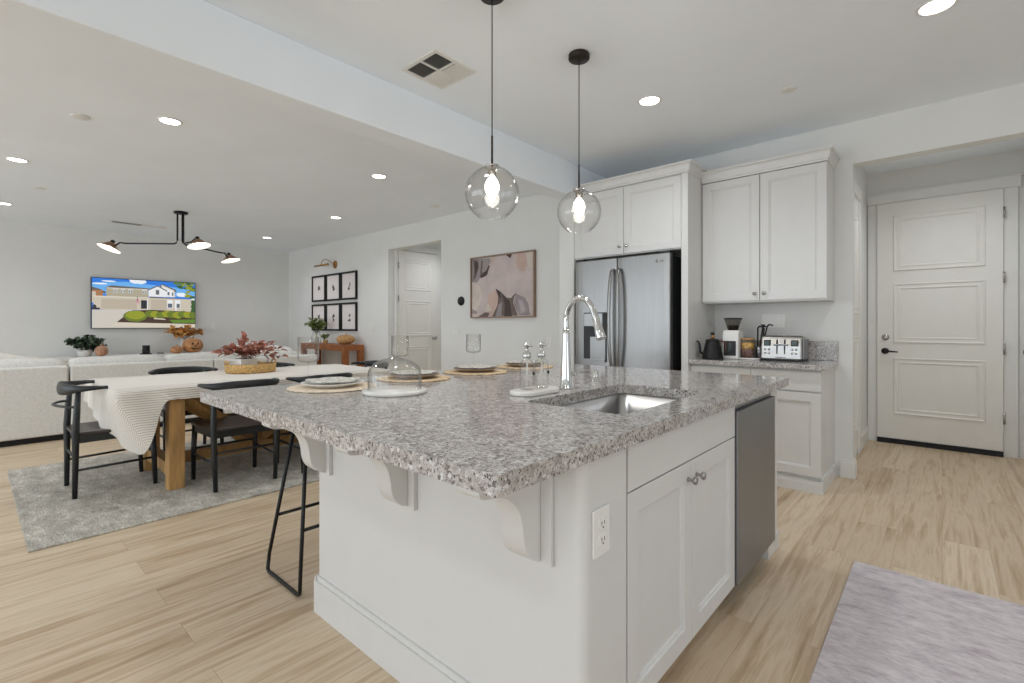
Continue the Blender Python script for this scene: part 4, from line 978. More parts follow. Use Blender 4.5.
# tablecloth
def cloth():
    ex = 0.020; x0, x1, y0, y1 = TX0-ex, TX1+ex, TY0-ex, TY1+ex; z = TZ+0.006
    b = BM(); uvl = b.loops.layers.uv.new('UVMap'); cxm = (x0+x1)/2
    nx, ny = 16, 44
    uvs = {}
    def V(p, uv): v = b.verts.new(p); uvs[v] = uv; return v
    g = [[V((x0+(x1-x0)*i/nx, y0+(y1-y0)*j_/ny, z+0.0015*math.sin(i*1.3+j_*0.7)), (x0+(x1-x0)*i/nx-cxm, j_*0.05)) for j_ in range(ny+1)] for i in range(nx+1)]
    for i in range(nx):
        for j_ in range(ny): b.faces.new((g[i][j_], g[i+1][j_], g[i+1][j_+1], g[i][j_+1]))
    # perimeter, anticlockwise from (x0,y0)
    per = [(g[i][0], (0, -1)) for i in range(nx)]+[(g[nx][j_], (1, 0)) for j_ in range(ny)]+[(g[i][ny], (0, 1)) for i in range(nx, 0, -1)]+[(g[0][j_], (-1, 0)) for j_ in range(ny, 0, -1)]
    n = len(per); rows = [[p[0] for p in per]]; steps = 9
    def drop(p):
        x, y = p.x, p.y
        if y <= y0+1e-4:                # left end
            t_ = (x-x0)/(x1-x0); return 0.17+0.30*t_**2.0
        if x >= x1-1e-4:
            return 0.085+0.36*max(0, 1-(y-y0)/0.17)**0.8+0.008*math.sin(y*7)
        if y >= y1-1e-4: return 0.22
        return 0.10
    for s in range(1, steps+1):
        row = []
        for k, (v, nn) in enumerate(per):
            dr_ = drop(v.co)*s/steps; tt = s/steps
            nv = Vector((nn[0], nn[1], 0))
            cd = min((v.co-Vector((x1, y0, z))).length, 0.6)
            if k == 0: nv = Vector((-0.7, -0.7, 0))
            if k == nx: nv = Vector((0.7, -0.7, 0))
            fold = (0.012+0.028*max(0, 1-cd/0.35))*math.sin(k*1.9)*tt
            out = 0.006+0.012*tt+fold
            if cd < 0.3: out += 0.02*tt*(1-cd/0.3)
            tang = Vector((0, 0.0, 0))
            if nn == (1, 0) and cd < 0.3: tang = Vector((0, 0, 0))
            cw = max(0, 1-cd/0.42)*max(0, tt-0.2)*1.25
            p = v.co+nv*max(out, 0.003)+Vector((0.025*cw, 0.16*cw, 0))-Vector((0, 0, dr_))
            u0 = v.co.x-cxm + (nn[0]*dr_)
            if nn[0] == 0 : u0 = v.co.x-cxm
            row.append(V(p, (u0, v.co.y+nn[1]*dr_)))
        rows.append(row)
    for A, C in zip(rows, rows[1:]):
        for k in range(n): b.faces.new((A[k], A[(k+1) % n], C[(k+1) % n], C[k]))
    bmesh.ops.recalc_face_normals(b, faces=b.faces[:])
    for f in b.faces:
        f.smooth = True
        for l_ in f.loops: l_[uvl].uv = uvs[l_.vert]
    o = obj('tablecloth', b, 'cloth'); rebase(o, (cxm, (y0+y1)/2, TZ))
    md = o.modifiers.new('sub', 'SUBSURF'); md.levels = 1; md.render_levels = 1
    tag(o, 'off white tablecloth with thin stripes draped over the dining table', 'tablecloth')
cloth()

# chair
def make_chair(label):
    t = thing('dining_chair', label, 'chair', (0, 0, 0), 0, 'black curved back dining chairs')
    b = BM()
    out = [(-0.215, -0.215), (-0.12, -0.235), (0.12, -0.235), (0.215, -0.215), (0.25, 0.05), (0.245, 0.20), (0.20, 0.235), (0, 0.245), (-0.20, 0.235), (-0.245, 0.20), (-0.25, 0.05)]
    prism(b, out, 0.428, 0.448); 
    o = obj('seat', b, 'chairseat', t, rel=False, bevel=0.006)
    b = BM()
    for (p, q) in (((-0.205, -0.20), (0.205, -0.20)), ((-0.21, 0.20), (0.21, 0.20)), ((-0.205, -0.2), (-0.215, 0.2)), ((0.205, -0.2), (0.215, 0.2))):
        d = Vector((q[0]-p[0], q[1]-p[1])).normalized(); nn = Vector((d.y, -d.x))*0.010
        prism(b, [(p[0]+nn.x, p[1]+nn.y), (q[0]+nn.x, q[1]+nn.y), (q[0]-nn.x, q[1]-nn.y), (p[0]-nn.x, p[1]-nn.y)], 0.375, 0.427)
    obj('seat_frame', b, 'chairblack', t, rel=False)
    for s in (-1, 1):
        b = BM(); tube(b, [(s*0.205, -0.225, 0), (s*0.212, -0.222, 0.25), (s*0.218, -0.222, 0.45), (s*0.215, -0.215, 0.60), (s*0.20, -0.205, 0.745)], [0.0145, 0.018, 0.021, 0.019, 0.014], 14); obj('leg', b, 'chairblack', t, rel=False)
        b = BM(); tube(b, [(s*0.222, 0.225, 0), (s*0.222, 0.215, 0.25), (s*0.215, 0.205, 0.427)], [0.0145, 0.0185, 0.020], 14); obj('leg', b, 'chairblack', t, rel=False)
        b = BM(); tube(b, [(s*0.209, -0.222, 0.19), (s*0.222, 0.218, 0.20)], 0.0085, 10); obj('stretcher', b, 'chairblack', t, rel=False)
    b = BM(); tube(b, [(-0.21, -0.222, 0.27), (0.21, -0.222, 0.27)], 0.0085, 10); obj('stretcher', b, 'chairblack', t, rel=False)
    b = BM(); tube(b, [(-0.221, 0.216, 0.24), (0.221, 0.216, 0.24)], 0.0085, 10); obj('stretcher', b, 'chairblack', t, rel=False)
    # top rail: broad at the back, thin arm tips
    key = [(-0.258, -0.06, 0.750, 0.016, 0.012), (-0.260, -0.10, 0.752, 0.021, 0.014), (-0.246, -0.16, 0.750, 0.019, 0.018), (-0.205, -0.222, 0.746, 0.017, 0.027), (-0.12, -0.265, 0.742, 0.015, 0.040), (0, -0.283, 0.740, 0.014, 0.043),
           (0.12, -0.265, 0.742, 0.015, 0.040), (0.205, -0.222, 0.746, 0.017, 0.027), (0.246, -0.16, 0.750, 0.019, 0.018), (0.260, -0.10, 0.752, 0.021, 0.014), (0.258, -0.06, 0.750, 0.016, 0.012)]
    P_ = smooth_pts([q[:3] for q in key], 4); W_ = smooth_pts([(q[3], q[4], 0) for q in key], 4)
    b = BM(); tube(b, P_, [(w_.x, w_.y) for w_ in W_], 14); obj('top_rail', b, 'chairblack', t, rel=False)
    b = BM(); P_ = smooth_pts([(-0.213, -0.212, 0.625), (-0.17, -0.27, 0.628), (0, -0.315, 0.63), (0.17, -0.27, 0.628), (0.213, -0.212, 0.625)], 5); tube(b, P_, 0.009, 10); obj('back_rod', b, 'chairblack', t, rel=False)
    return t
c1 = make_chair('black wooden dining chair at the near left end of the table')
c1.location = (-4.63, 0.705, RZ); c1.rotation_euler = (0, 0, 0)
dup(c1, (-4.08, 1.37, RZ), R(90), 'black wooden dining chair on the near side, in front of the wicker basket')
dup(c1, (-4.06, 1.99, RZ), R(90), 'black wooden dining chair on the near side, just left of the speckled plate')
dup(c1, (-5.28, 1.36, RZ), R(-90), 'black wooden dining chair on the far side of the table left of the wicker basket')
dup(c1, (-5.28, 2.12, RZ), R(-90), 'black wooden dining chair on the far side of the table mostly behind the wicker basket')
dup(c1, (-4.80, 2.86, RZ), R(180), 'black wooden dining chair at the far right end of the table by the clear cloche')

# wicker tray with planter on the table
tt = TZ+0.0095
bp = Vector((-4.86, 1.765, tt))
w_ = thing('wicker_basket', 'round woven wicker tray with handles on the dining table', 'basket', bp)
b = BM(); lathe(b, [(0, 0), (0.205, 0), (0.212, 0.01), (0.214, 0.072), (0.208, 0.080), (0.200, 0.072), (0.198, 0.012), (0, 0.010)], bp, 40); obj('basket_body', b, 'wicker', w_)
for s in (-1, 1):
    b = BM(); tube(b, smooth_pts([bp+Vector(q) for q in ((-0.045, s*0.205, 0.07), (-0.04, s*0.208, 0.098), (0, s*0.21, 0.108), (0.04, s*0.208, 0.098), (0.045, s*0.205, 0.07))], 4), 0.008, 10); obj('basket_handle', b, 'wicker', w_)
pb = bp+Vector((0.005, -0.075, 0.0105))
pt = thing('potted_arrangement', 'rust coloured leafy stems in a square white planter in the wicker basket', 'plant', pb)
b = BM()
for (s0, s1, z0, z1) in ((0.062, 0.070, 0, 0.118),):
    n4 = [(-1, -1), (1, -1), (1, 1), (-1, 1)]
    ov = [[b.verts.new(pb+Vector((q[0]*s, q[1]*s, z))) for q in n4] for s, z in ((0.080, 0), (0.088, 0.118), (0.081, 0.118), (0.076, 0.10))]
    b.faces.new(ov[0][::-1])
    for A, C in zip(ov, ov[1:]):
        for i in range(4): b.faces.new((A[i], A[(i+1) % 4], C[(i+1) % 4], C[i]))
    b.faces.new(ov[-1])
bmesh.ops.rotate(b, cent=pb, matrix=Matrix.Rotation(R(20), 3, 'Z'), verts=b.verts[:])
obj('planter', b, 'ceramic', pt, bevel=0.002)
def spray(name, parent, base, n, spread, h, leafL, leafW, m, seed, stems='redwood', per=9, squash=1.0, loc=None):
    rnd = random.Random(seed); b = BM(); bs = BM()
    for i in range(n):
        a = rnd.uniform(0, 2*PI); rr = spread*math.sqrt(rnd.uniform(0.05, 1)); hh = h*rnd.uniform(0.55, 1.0)*(1-0.35*(rr/spread)**2)
        tip = base+Vector((rr*math.cos(a)*squash, rr*math.sin(a), hh)); mid = base.lerp(tip, 0.5)+Vector((0, 0, hh*0.15))
        P_ = smooth_pts([base+Vector((0.02*math.cos(a), 0.02*math.sin(a), 0)), mid, tip], 4); tube(bs, P_, 0.0016, 5)
        for k_ in range(per):
            q = P_[min(len(P_)-1, 3+int(k_*(len(P_)-3)/per))]; d = Vector((rnd.uniform(-1, 1), rnd.uniform(-1, 1), rnd.uniform(-0.3, 0.9)))
            leafm(b, q, d, leafL*rnd.uniform(0.7, 1.2), leafW*rnd.uniform(0.7, 1.2), 0, (rnd.uniform(-.5, .5), rnd.uniform(-.5, .5), 1))
    obj('foliage', b, m, parent); obj('stems', bs, stems, parent)
spray('x', pt, pb+Vector((0, 0.05, 0.10)), 34, 0.19, 0.19, 0.055, 0.036, 'rust', 5, per=7)
rnd = random.Random(9)
b = BM(); bs = BM()
for (yy_, zz_) in ((-0.19, 0.17), (0.02, 0.31), (0.34, 0.18), (0.26, 0.24), (0.35, 0.12), (-0.12, 0.2)):
    tip = pb+Vector((0, yy_, zz_)); base = pb+Vector((0, 0.02, 0.1)); P_ = smooth_pts([base, base.lerp(tip, 0.5)+Vector((0, 0, 0.03)), tip], 4); tube(bs, P_, 0.002, 5)
    for k_ in range(7):
        q = P_[4+k_ % 5]; d = (tip-base).normalized()+Vector((rnd.uniform(-1, 1), rnd.uniform(-.8, .8), rnd.uniform(-.8, .8)))*0.9
        leafm(b, q, d, 0.075, 0.045, 0, (rnd.uniform(-1, 1), 0, 1))
obj('long_leaves', b, 'rust', pt); obj('long_stems', bs, 'redwood', pt)
gjp = bp+Vector((0.02, 0.10, 0.0105))
gj = thing('candle_jar', 'small clear glass jar beside the white planter in the wicker basket', 'jar', gjp)
b = BM(); lathe(b, [(0, 0), (0.042, 0), (0.046, 0.01), (0.046, 0.09), (0.043, 0.09), (0.043, 0.012), (0, 0.008)], gjp, 28); obj('jar_glass', b, 'glass', gj)
b = BM(); lathe(b, [(0, 0.009), (0.0415, 0.011), (0.0415, 0.045), (0, 0.046)], gjp, 24); obj('wax', b, 'ceramic', gj)

# ================================================================== ISLAND TABLEWARE
IZ = 0.9145
def place_setting(c, mm, pm, seed, mlab, plab, blab, pl_name='dinner_plate'):
    c = Vector((c[0], c[1], IZ))
    b = BM(); lathe(b, [(0, 0), (0.186, 0), (0.19, 0.003), (0.186, 0.006), (0, 0.0055)], c, 96, wob=lambda a: 1+0.018*math.cos(a*24+seed)); o = obj('placemat', b, mm); rebase(o, c)
    tag(o, mlab, 'placemat', 'scalloped placemats along the island')
    p = c+Vector((0, 0, 0.0065)); t = thing(pl_name, plab, 'plate', p, 0, 'plates along the island')
    b = BM(); lathe(b, [(0, 0), (0.085, 0), (0.092, 0.004), (0.132, 0.017), (0.135, 0.020), (0.130, 0.0205), (0.090, 0.008), (0, 0.006)], p, 48); obj('plate_body', b, pm, t)
    q = p+Vector((0.0, 0.0, 0.0085))
    b = BM(); rnd = random.Random(seed)
    wv = lambda a: 1+0.10*math.sin(a*5+seed)+0.05*math.sin(a*9)
    lathe(b, [(0, 0.0), (0.050, 0.0), (0.080, 0.010), (0.112, 0.018), (0.115, 0.021), (0.108, 0.021), (0.06, 0.010), (0, 0.008)], q, 60, wob=wv); o = obj('side_plate', b, 'speckled'); rebase(o, q)
    tag(o, blab, 'plate', 'ruffled plates along the island')
place_setting((-2.04, 1.085), 'mat_p', 'ceramic', 1, 'pale scalloped placemat nearest the island corner', 'white dinner plate on the pale placemat nearest the island corner', 'ruffled speckled plate on the white dinner plate nearest the island corner')
place_setting((-2.065, 1.55), 'mat_w', 'plate_b', 2, 'tan scalloped placemat directly behind the clear cloche', 'taupe dinner plate directly behind the clear cloche', 'ruffled speckled plate directly behind the clear cloche')
place_setting((-2.08, 2.01), 'mat_w', 'plate_b', 3, 'tan scalloped placemat under the wine glass below the abstract painting', 'taupe dinner plate between the cloche and the soap bottles', 'ruffled speckled plate between the cloche and the soap bottles')
place_setting((-2.10, 2.49), 'mat_w', 'plate_b', 4, 'tan scalloped placemat farthest from the camera behind the soap bottles', 'taupe dinner plate farthest away behind the soap bottles', 'ruffled speckled plate farthest away behind the soap bottles')
def wine(c, lab):
    c = Vector((c[0], c[1], IZ+0.0005)); t = thing('wine_glass', lab, 'wine glass', c, 0, 'wine glasses on the island')
    b = BM(); lathe(b, [(0, 0), (0.038, 0.0), (0.038, 0.002), (0.010, 0.006), (0.004, 0.012), (0.0035, 0.092), (0.008, 0.100), (0, 0.102)], c, 28); obj('foot_and_stem', b, 'glass', t)
    b = BM(); lathe(b, [(0.004, 0.100), (0.034, 0.103), (0.046, 0.110), (0.048, 0.12), (0.048, 0.222), (0.0465, 0.222), (0.0465, 0.12), (0.044, 0.113), (0.032, 0.107), (0, 0.104)], c, 36); obj('bowl', b, 'glass', t)
wine((-2.262, 1.078), 'clear wine glass at the island corner left of the speckled plate')
wine((-2.268, 1.605), 'clear wine glass standing behind the clear cloche')
wine((-2.27, 2.175), 'clear wine glass standing below the abstract painting')
# cloche
cp = Vector((-1.686, 1.168, IZ))
b = BM(); lathe(b, [(0, 0), (0.127, 0), (0.131, 0.004), (0.131, 0.012), (0.127, 0.016), (0, 0.016)], cp, 56); o = obj('marble_board', b, 'marble'); rebase(o, cp)
tag(o, 'round white marble board under the glass cloche on the island', 'serving board')
q = cp+Vector((0, 0, 0.0165))
t = thing('glass_cloche', 'clear glass dome cloche standing on the round marble board', 'cloche', q)
pr = [(0.108, 0.0), (0.109, 0.062)]+[(0.109*math.cos(R(a)), 0.062+0.068*math.sin(R(a))) for a in range(12, 84, 9)]+[(0.012, 0.1305)]
b = BM(); lathe(b, pr+[(max(p_[0]-0.003, 0.001), p_[1]-0.0025) for p_ in pr[::-1][:-1]]+[(0.105, 0.0), (0.108, 0)], q, 56); obj('dome', b, 'glass', t)
b = BM(); lathe(b, [(0.010, 0.130), (0.007, 0.134), (0.011, 0.140), (0.013, 0.146), (0.010, 0.153), (0, 0.156)], q, 20); obj('finial', b, 'glass', t)
# soap tray and bottles
tc = Vector((-1.248, 1.545, IZ))
b = BM(); prism(b, [(tc.x+p_[0], tc.y+p_[1]) for p_ in rrect(-0.062, -0.125, 0.062, 0.125, 0.06, 8)], IZ, IZ+0.018); o = obj('marble_tray', b, 'marble', bevel=0.005); rebase(o, tc)
tag(o, 'small oval white marble tray under the two soap bottles by the sink', 'tray')
def soap(c, lab):
    t = thing('soap_bottle', lab, 'soap dispenser', c, 0, 'clear soap pump bottles')
    b = BM(); lathe(b, [(0, 0), (0.027, 0), (0.030, 0.004), (0.030, 0.098), (0.026, 0.112), (0.014, 0.122), (0.013, 0.134), (0.011, 0.134), (0.012, 0.121), (0.024, 0.110), (0.028, 0.096), (0.028, 0.006), (0, 0.003)], c, 32); obj('bottle', b, 'glass', t)
    b = BM(); cyl(b, c+Vector((0, 0, 0.012)), c+Vector((0.002, 0, 0.135)), 0.003, 8); obj('dip_tube', b, 'white', t)
    b = BM(); lathe(b, [(0.016, 0.128), (0.0175, 0.132), (0.0175, 0.148), (0.008, 0.153), (0.006, 0.170), (0.011, 0.173), (0.0125, 0.183), (0.010, 0.190), (0, 0.191)], c, 24)
    tube(b, [c+Vector((0, 0, 0.180)), c+Vector((0.012, 0.004, 0.180)), c+Vector((0.021, 0.008, 0.175))], [0.0055, 0.005, 0.004], 10); obj('pump', b, 'chrome', t)
    b = BM(); d = Vector((0.66, -0.75, 0)); lathe(b, [(0, 0), (0.007, 0), (0.007, 0.0012), (0, 0.0012)], c+Vector((0.029, 0.008, 0.066)), 14, M4=Matrix.Rotation(R(90), 4, 'Y')); obj('black_dot_label', b, 'black', t)
soap(Vector((-1.257, 1.503, IZ+0.0185)), 'clear glass soap pump bottle nearer the camera on the marble tray')
soap(Vector((-1.250, 1.590, IZ+0.0185)), 'clear glass soap pump bottle nearer the faucet on the marble tray')
# bar stool
def make_stool(lab):
    t = thing('bar_stool', lab, 'stool', (0, 0, 0), 0, 'black sled leg bar stools under the island overhang')
    # local: x toward island; side frames at y = +-0.19
    for s in (-1, 1):
        y = s*0.20; ys = s*0.19
        b = BM(); pts = [(0.095, ys, 0.735), (-0.15, y, 0.10), (-0.170, y, 0.018), (-0.155, y, 0.009), (0.155, y, 0.009), (0.170, y, 0.018), (0.178, y, 0.12), (0.215, ys, 0.735)]
        tube(b, pts, 0.0085, 10, up=(0, 1, 0)); obj('sled_leg', b, 'black', t, rel=False)
    for x, z in ((-0.075, 0.30), (0.190, 0.30)):
        b = BM(); yy_ = 0.197; cyl(b, (x, -yy_, z), (x, yy_, z), 0.0075, 10); obj('foot_rest', b, 'black', t, rel=False)
    b = BM(); prism(b, rrect(-0.10, -0.20, 0.235, 0.20, 0.05, 5), 0.740, 0.765); obj('seat', b, 'chairseat', t, rel=False, bevel=0.008)
    return t
st = make_stool('black metal sled leg bar stool nearest the island corner'); st.location = (-2.265, 1.16, 0.0005)
dup(st, (-2.265, 1.70, 0.0005), 0, 'black metal sled leg bar stool second from the near island corner')
dup(st, (-2.265, 2.24, 0.0005), 0, 'black metal sled leg bar stool farthest from the near island corner')

# ================================================================== LIVING ROOM
def cushion(b, x0, y0, z0, x1, y1, z1, puff=0.03, n=8, seed=0):
    """soft box: grid faces bulged"""
    rnd = random.Random(seed); c = Vector(((x0+x1)/2, (y0+y1)/2, (z0+z1)/2)); h = Vector(((x1-x0)/2, (y1-y0)/2, (z1-z0)/2))
    tmp = bmesh.new(); bmesh.ops.create_cube(tmp, size=2); bmesh.ops.subdivide_edges(tmp, edges=tmp.edges[:], cuts=n, use_grid_fill=True)
    mp = {}
    for v in tmp.verts:
        p = v.co; q = Vector(p)
        e = 10.0
        L_ = (abs(p.x)**e+abs(p.y)**e+abs(p.z)**e)**(1/e); q = p/L_
        bx = (1-p.y**2)*(1-p.z**2); by = (1-p.x**2)*(1-p.z**2); bz = (1-p.x**2)*(1-p.y**2)
        w = Vector((q.x*h.x+math.copysign(puff*bx, q.x)*(abs(p.x) > .99), q.y*h.y+math.copysign(puff*by, q.y)*(abs(p.y) > .99), q.z*h.z+math.copysign(puff*bz, q.z)*(abs(p.z) > .99)))
        w.z += 0.003*math.sin(9*w.y+seed)*(p.z > 0)
        mp[v] = b.verts.new(c+w)
    for f in tmp.faces:
        g_ = b.faces.new([mp[v] for v in f.verts]); g_.smooth = True
    tmp.free()
sf = thing('sectional_sofa', 'long white linen sectional sofa seen from behind in the living room', 'sofa', (-7.35, 1.3, 0))
SX = -6.85
for k, (ya, yb_) in enumerate(((-1.55, 0.695), (0.71, 2.05), (2.06, 3.40))):
    b = BM(); box(b, SX-0.16, ya, 0.06, SX, yb_, 0.772); obj('back_frame', b, 'sofa', sf, bevel=0.02, bseg=3)
    b = BM(); box(b, SX-1.0, ya, 0.06, SX-0.162, yb_, 0.28); obj('base', b, 'sofa', sf, bevel=0.02)
    b = BM(); cushion(b, SX-1.0, ya+0.01, 0.285, SX-0.27, yb_-0.01, 0.46, 0.01, seed=k); obj('seat_cushion', b, 'sofa', sf)
for k, (ya, yb_) in enumerate(((-1.53, -0.43), (-0.42, 0.69), (0.715, 1.58), (1.59, 2.36), (2.37, 3.20))):
    b = BM(); cushion(b, SX-0.40, ya+0.005, 0.47, SX-0.165, yb_-0.005, 0.838, 0.012, seed=k+4); obj('back_cushion', b, 'sofa', sf)
b = BM(); box(b, SX-0.95, -1.5, 0.0005, SX-0.04, 3.35, 0.058); obj('plinth', b, 'black', sf)
# return section toward the television
b = BM(); box(b, SX-2.3, 3.24, 0.06, SX-1.002, 3.40, 0.79); obj('back_frame', b, 'sofa', sf, bevel=0.02, bseg=3)
b = BM(); box(b, SX-2.3, 2.4, 0.06, SX-1.002, 3.238, 0.28); obj('base', b, 'sofa', sf, bevel=0.02)
b = BM(); cushion(b, SX-2.28, 2.42, 0.285, SX-1.01, 3.10, 0.46, 0.01, seed=8); obj('seat_cushion', b, 'sofa', sf)
b = BM(); cushion(b, SX-2.28, 2.98, 0.47, SX-0.42, 3.25, 0.88, 0.015, seed=9); obj('back_cushion', b, 'sofa', sf)
def pillow(c, r, rot, lab):
    b = BM(); n = 14; V_ = {}
    for i in range(n+1):
        for j_ in range(n+1):
            u_, v_ = 2*i/n-1, 2*j_/n-1; th = 0.065*((1-u_**4)*(1-v_**4))**0.6; sx = 1-0.07*(1-v_**2)*0; k_ = 1-0.06*(1-abs(u_)**2)*(abs(v_) > .99)-0.0
            for s in (-1, 1):
                if s == 1 and (i in (0, n) or j_ in (0, n)): V_[(i, j_, 1)] = V_[(i, j_, -1)]; continue
                V_[(i, j_, s)] = b.verts.new((u_*r*(1-0.08*(1-v_*v_)*abs(u_)), s*th, v_*r*(1-0.08*(1-u_*u_)*abs(v_))))
    for i in range(n):
        for j_ in range(n):
            for s in (-1, 1): f = b.faces.new([V_[(i, j_, s)], V_[(i+1, j_, s)], V_[(i+1, j_+1, s)], V_[(i, j_+1, s)]]); f.smooth = True
    bmesh.ops.recalc_face_normals(b, faces=b.faces[:])
    o = obj('throw_pillow', b, 'pillow'); o.location = c; o.rotation_euler = rot; tag(o, lab, 'pillow', 'pale throw pillows on the sofa')
pillow((-7.45, 0.32, 0.68), 0.22, (R(-18), R(14), R(88)), 'pale throw pillow with its pointed corner showing above the sofa back at left')
pillow((-7.50, -0.08, 0.66), 0.21, (R(-18), R(-30), R(80)), 'pale throw pillow at the far left edge of the sofa back')
# media console
mc = thing('media_console', 'low white media console below the television', 'console', (-10.18, 2.0, 0))
b = BM(); box(b, -10.44, 0.72, 0.66, -9.90, 3.28, 0.71); obj('console_top', b, 'trim', mc, bevel=0.004)
b = BM(); box(b, -10.42, 0.76, 0.08, -9.94, 3.24, 0.659); obj('cabinet_body', b, 'trim', mc)
for i in range(4):
    b = BM(); box(b, -9.938, 0.775+i*0.615, 0.10, -9.92, 1.375+i*0.615, 0.64); o = obj('cabinet_door', b, 'trim', mc, bevel=0.002)
    b = BM(); cyl(b, (-9.905, 0.84+i*0.615+(0.48 if i % 2 == 0 else 0), 0.40), (-9.905, 0.84+i*0.615+(0.48 if i % 2 == 0 else 0), 0.52), 0.006, 8); obj('door_pull', b, 'black', o, rel=False, loc=-Vector(mc.location))
for (x, y) in ((-10.38, 0.82), (-9.98, 0.82), (-10.38, 3.18), (-9.98, 3.18)):
    b = BM(); cyl(b, (x, y, 0.0005), (x, y, 0.079), 0.02, 10); obj('foot', b, 'black', mc)
KZ = 0.7105
pc = Vector((-10.12, 1.215, KZ))
t = thing('potted_plant', 'bushy dark green leafy plant on the media console left of the television', 'plant', pc)
b = BM(); lathe(b, [(0, 0), (0.08, 0), (0.10, 0.10), (0.09, 0.10), (0.07, 0.01), (0, 0.01)], pc, 24); obj('pot', b, 'ceramic', t)
spray('x', t, pc+Vector((0, 0, 0.07)), 40, 0.25, 0.24, 0.085, 0.07, 'leaf', 12, 'leaf', per=8, squash=0.7)
def pumpkin_bm(c, r, h, ribs=10):
    b = BM(); pr = [(0.001, h*0.06)]+[(r*math.sin(R(a))**0.8, h*0.5-h*0.5*math.cos(R(a))) for a in range(15, 166, 12)]+[(r*0.12, h*0.93), (0.001, h*0.92)]
    lathe(b, pr, c, 60, wob=lambda a: 1-0.07*abs(math.cos(a*ribs/2))**3); return b
def pumpkin(name, c, r, h, m, lab, face=False):
    c = Vector(c); t = thing(name, lab, 'pumpkin', c)
    obj('pumpkin_body', pumpkin_bm(c, r, h), m, t)
    b = BM(); tube(b, smooth_pts([c+Vector(q) for q in ((0, 0, h*0.88), (0.004, 0.004, h*1.04), (0.014, 0.012, h*1.14))], 3), [0.012]*5+[0.009, 0.008], 8); obj('stem', b, 'tablewood', t)
    if face:
        b = BM(); X_ = c.x
        def fp_(pts):
            lo_ = []
            for (y_, z_) in pts:
                zz_ = (z_/h-0.5)*2; rr_ = r*max(0.0, 1-zz_**2)**0.4*1.005; xx_ = math.sqrt(max(0, rr_**2-y_**2)); lo_.append((X_+xx_, c.y+y_, c.z+z_))
            a_ = [b.verts.new((p_[0]-0.012, p_[1], p_[2])) for p_ in lo_]; c__ = [b.verts.new((p_[0]+0.004, p_[1], p_[2])) for p_ in lo_]
            n_ = len(pts); fs_ = [b.faces.new(c__), b.faces.new(a_[::-1])]+[b.faces.new((a_[i], a_[(i+1) % n_], c__[(i+1) % n_], c__[i])) for i in range(n_)]
            bmesh.ops.recalc_face_normals(b, faces=fs_)
        fp_([(-0.06, h*0.58), (-0.02, h*0.58), (-0.04, h*0.74)]); fp_([(0.02, h*0.58), (0.06, h*0.58), (0.04, h*0.74)]); fp_([(-0.012, h*0.46), (0.012, h*0.46), (0, h*0.54)])
        fp_([(-0.085, h*0.42), (-0.05, h*0.27), (0, h*0.22), (0.05, h*0.27), (0.085, h*0.42), (0.05, h*0.34), (0, h*0.30), (-0.05, h*0.34)])
        obj('carved_face', b, 'dark_bronze', t)
    return t
pumpkin('pumpkin', (-9.98, 1.40, KZ), 0.085, 0.17, 'pinkpumpkin', 'small pale orange pumpkin beside the dark green plant on the media console')
pumpkin('pumpkin', (-10.12, 2.69, KZ), 0.165, 0.26, 'pumpkin', 'orange jack o lantern with a carved grin on the media console', True)
pumpkin('pumpkin', (-10.02, 2.42, KZ), 0.095, 0.13, 'pumpkin', 'small plain orange pumpkin left of the carved one on the media console')
oc = Vector((-10.20, 2.60, KZ))
t = thing('leaf_arrangement', 'orange autumn leaves spreading above the carved pumpkin', 'plant', oc)
b = BM(); lathe(b, [(0, 0), (0.04, 0), (0.05, 0.16), (0.03, 0.26), (0.025, 0.26), (0.045, 0.16), (0, 0.01)], oc-Vector((0.12, 0, 0)), 20); obj('vase', b, 'ceramic', t)
spray('x', t, oc+Vector((-0.10, 0, 0.25)), 34, 0.30, 0.22, 0.09, 0.06, 'orange', 21, 'redwood', per=7, squash=0.4)
b = BM(); hc = Vector((-10.1, 2.0, KZ)); lathe(b, [(0, 0), (0.085, 0), (0.085, 0.012), (0.055, 0.014), (0.052, 0.12), (0.056, 0.15), (0, 0.152)], hc, 28); o = obj('top_hat', b, 'black'); rebase(o, hc); tag(o, 'small black top hat ornament in the middle of the media console', 'ornament')
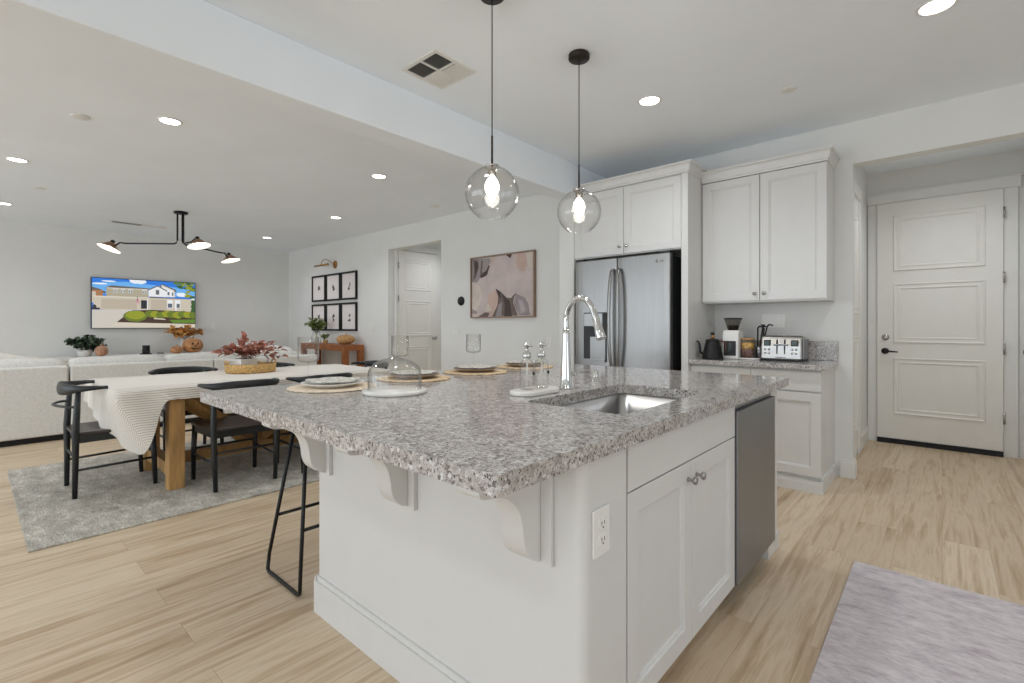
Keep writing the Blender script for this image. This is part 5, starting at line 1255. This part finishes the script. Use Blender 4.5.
b = BM(); hc = Vector((-10.08, 2.20, KZ)); lathe(b, [(0, 0), (0.05, 0), (0.05, 0.02), (0.03, 0.03), (0, 0.032)], hc, 24); o = obj('candle_dish', b, 'darksteel'); rebase(o, hc); tag(o, 'small low grey dish just right of the top hat ornament', 'dish')
# wooden console table by the picture wall
wc = thing('console_table', 'warm brown wooden console table below the six framed sketches', 'table', (-8.2, 4.35, 0))
x0, x1, y0, y1, hz = -9.05, -7.45, 4.16, 4.53, 0.87
b = BM(); box(b, x0, y0, hz-0.10, x1, y1, hz); obj('table_top', b, 'consolewood', wc, bevel=0.004)
for (xx_, yy_) in ((x0, y0), (x1-0.09, y0), (x0, y1-0.09), (x1-0.09, y1-0.09)):
    b = BM(); box(b, xx_, yy_, 0.0005, xx_+0.09, yy_+0.09, hz-0.101); obj('leg', b, 'consolewood', wc, bevel=0.004)
pumpkin('woven_pumpkin', (-7.72, 4.34, hz+0.0005), 0.155, 0.17, 'plaid', 'round tan woven pumpkin on the right end of the wooden console table')
vp = Vector((-8.62, 4.26, hz+0.0005))
t = thing('flower_vase', 'clear glass vase of green stems on the wooden console table', 'vase', vp)
b = BM(); lathe(b, [(0, 0), (0.07, 0), (0.085, 0.02), (0.09, 0.12), (0.06, 0.20), (0.055, 0.24), (0.052, 0.24), (0.056, 0.20), (0.086, 0.12), (0.08, 0.02), (0, 0.008)], vp, 28); obj('vase_body', b, 'glass', t)
spray('x', t, vp+Vector((0, 0, 0.2)), 24, 0.17, 0.26, 0.08, 0.05, 'leaf2', 33, 'leaf', per=8)
b = BM()
for i in range(6): a = i*1.05; cyl(b, vp+Vector((0.03*math.cos(a), 0.03*math.sin(a), 0.012)), vp+Vector((-0.02*math.cos(a), -0.02*math.sin(a), 0.22)), 0.003, 6)
obj('cut_stems', b, 'leaf2', t)
sp_ = Vector((-8.32, 4.28, hz+0.0005))
t = thing('succulent', 'small green plant in a tan pot between the glass vase and woven pumpkin', 'plant', sp_)
b = BM(); lathe(b, [(0, 0), (0.035, 0), (0.045, 0.07), (0.04, 0.07), (0, 0.06)], sp_, 20); obj('pot', b, 'plaid', t)
spray('x', t, sp_+Vector((0, 0, 0.06)), 14, 0.07, 0.14, 0.05, 0.025, 'leaf2', 41, 'leaf', per=5)
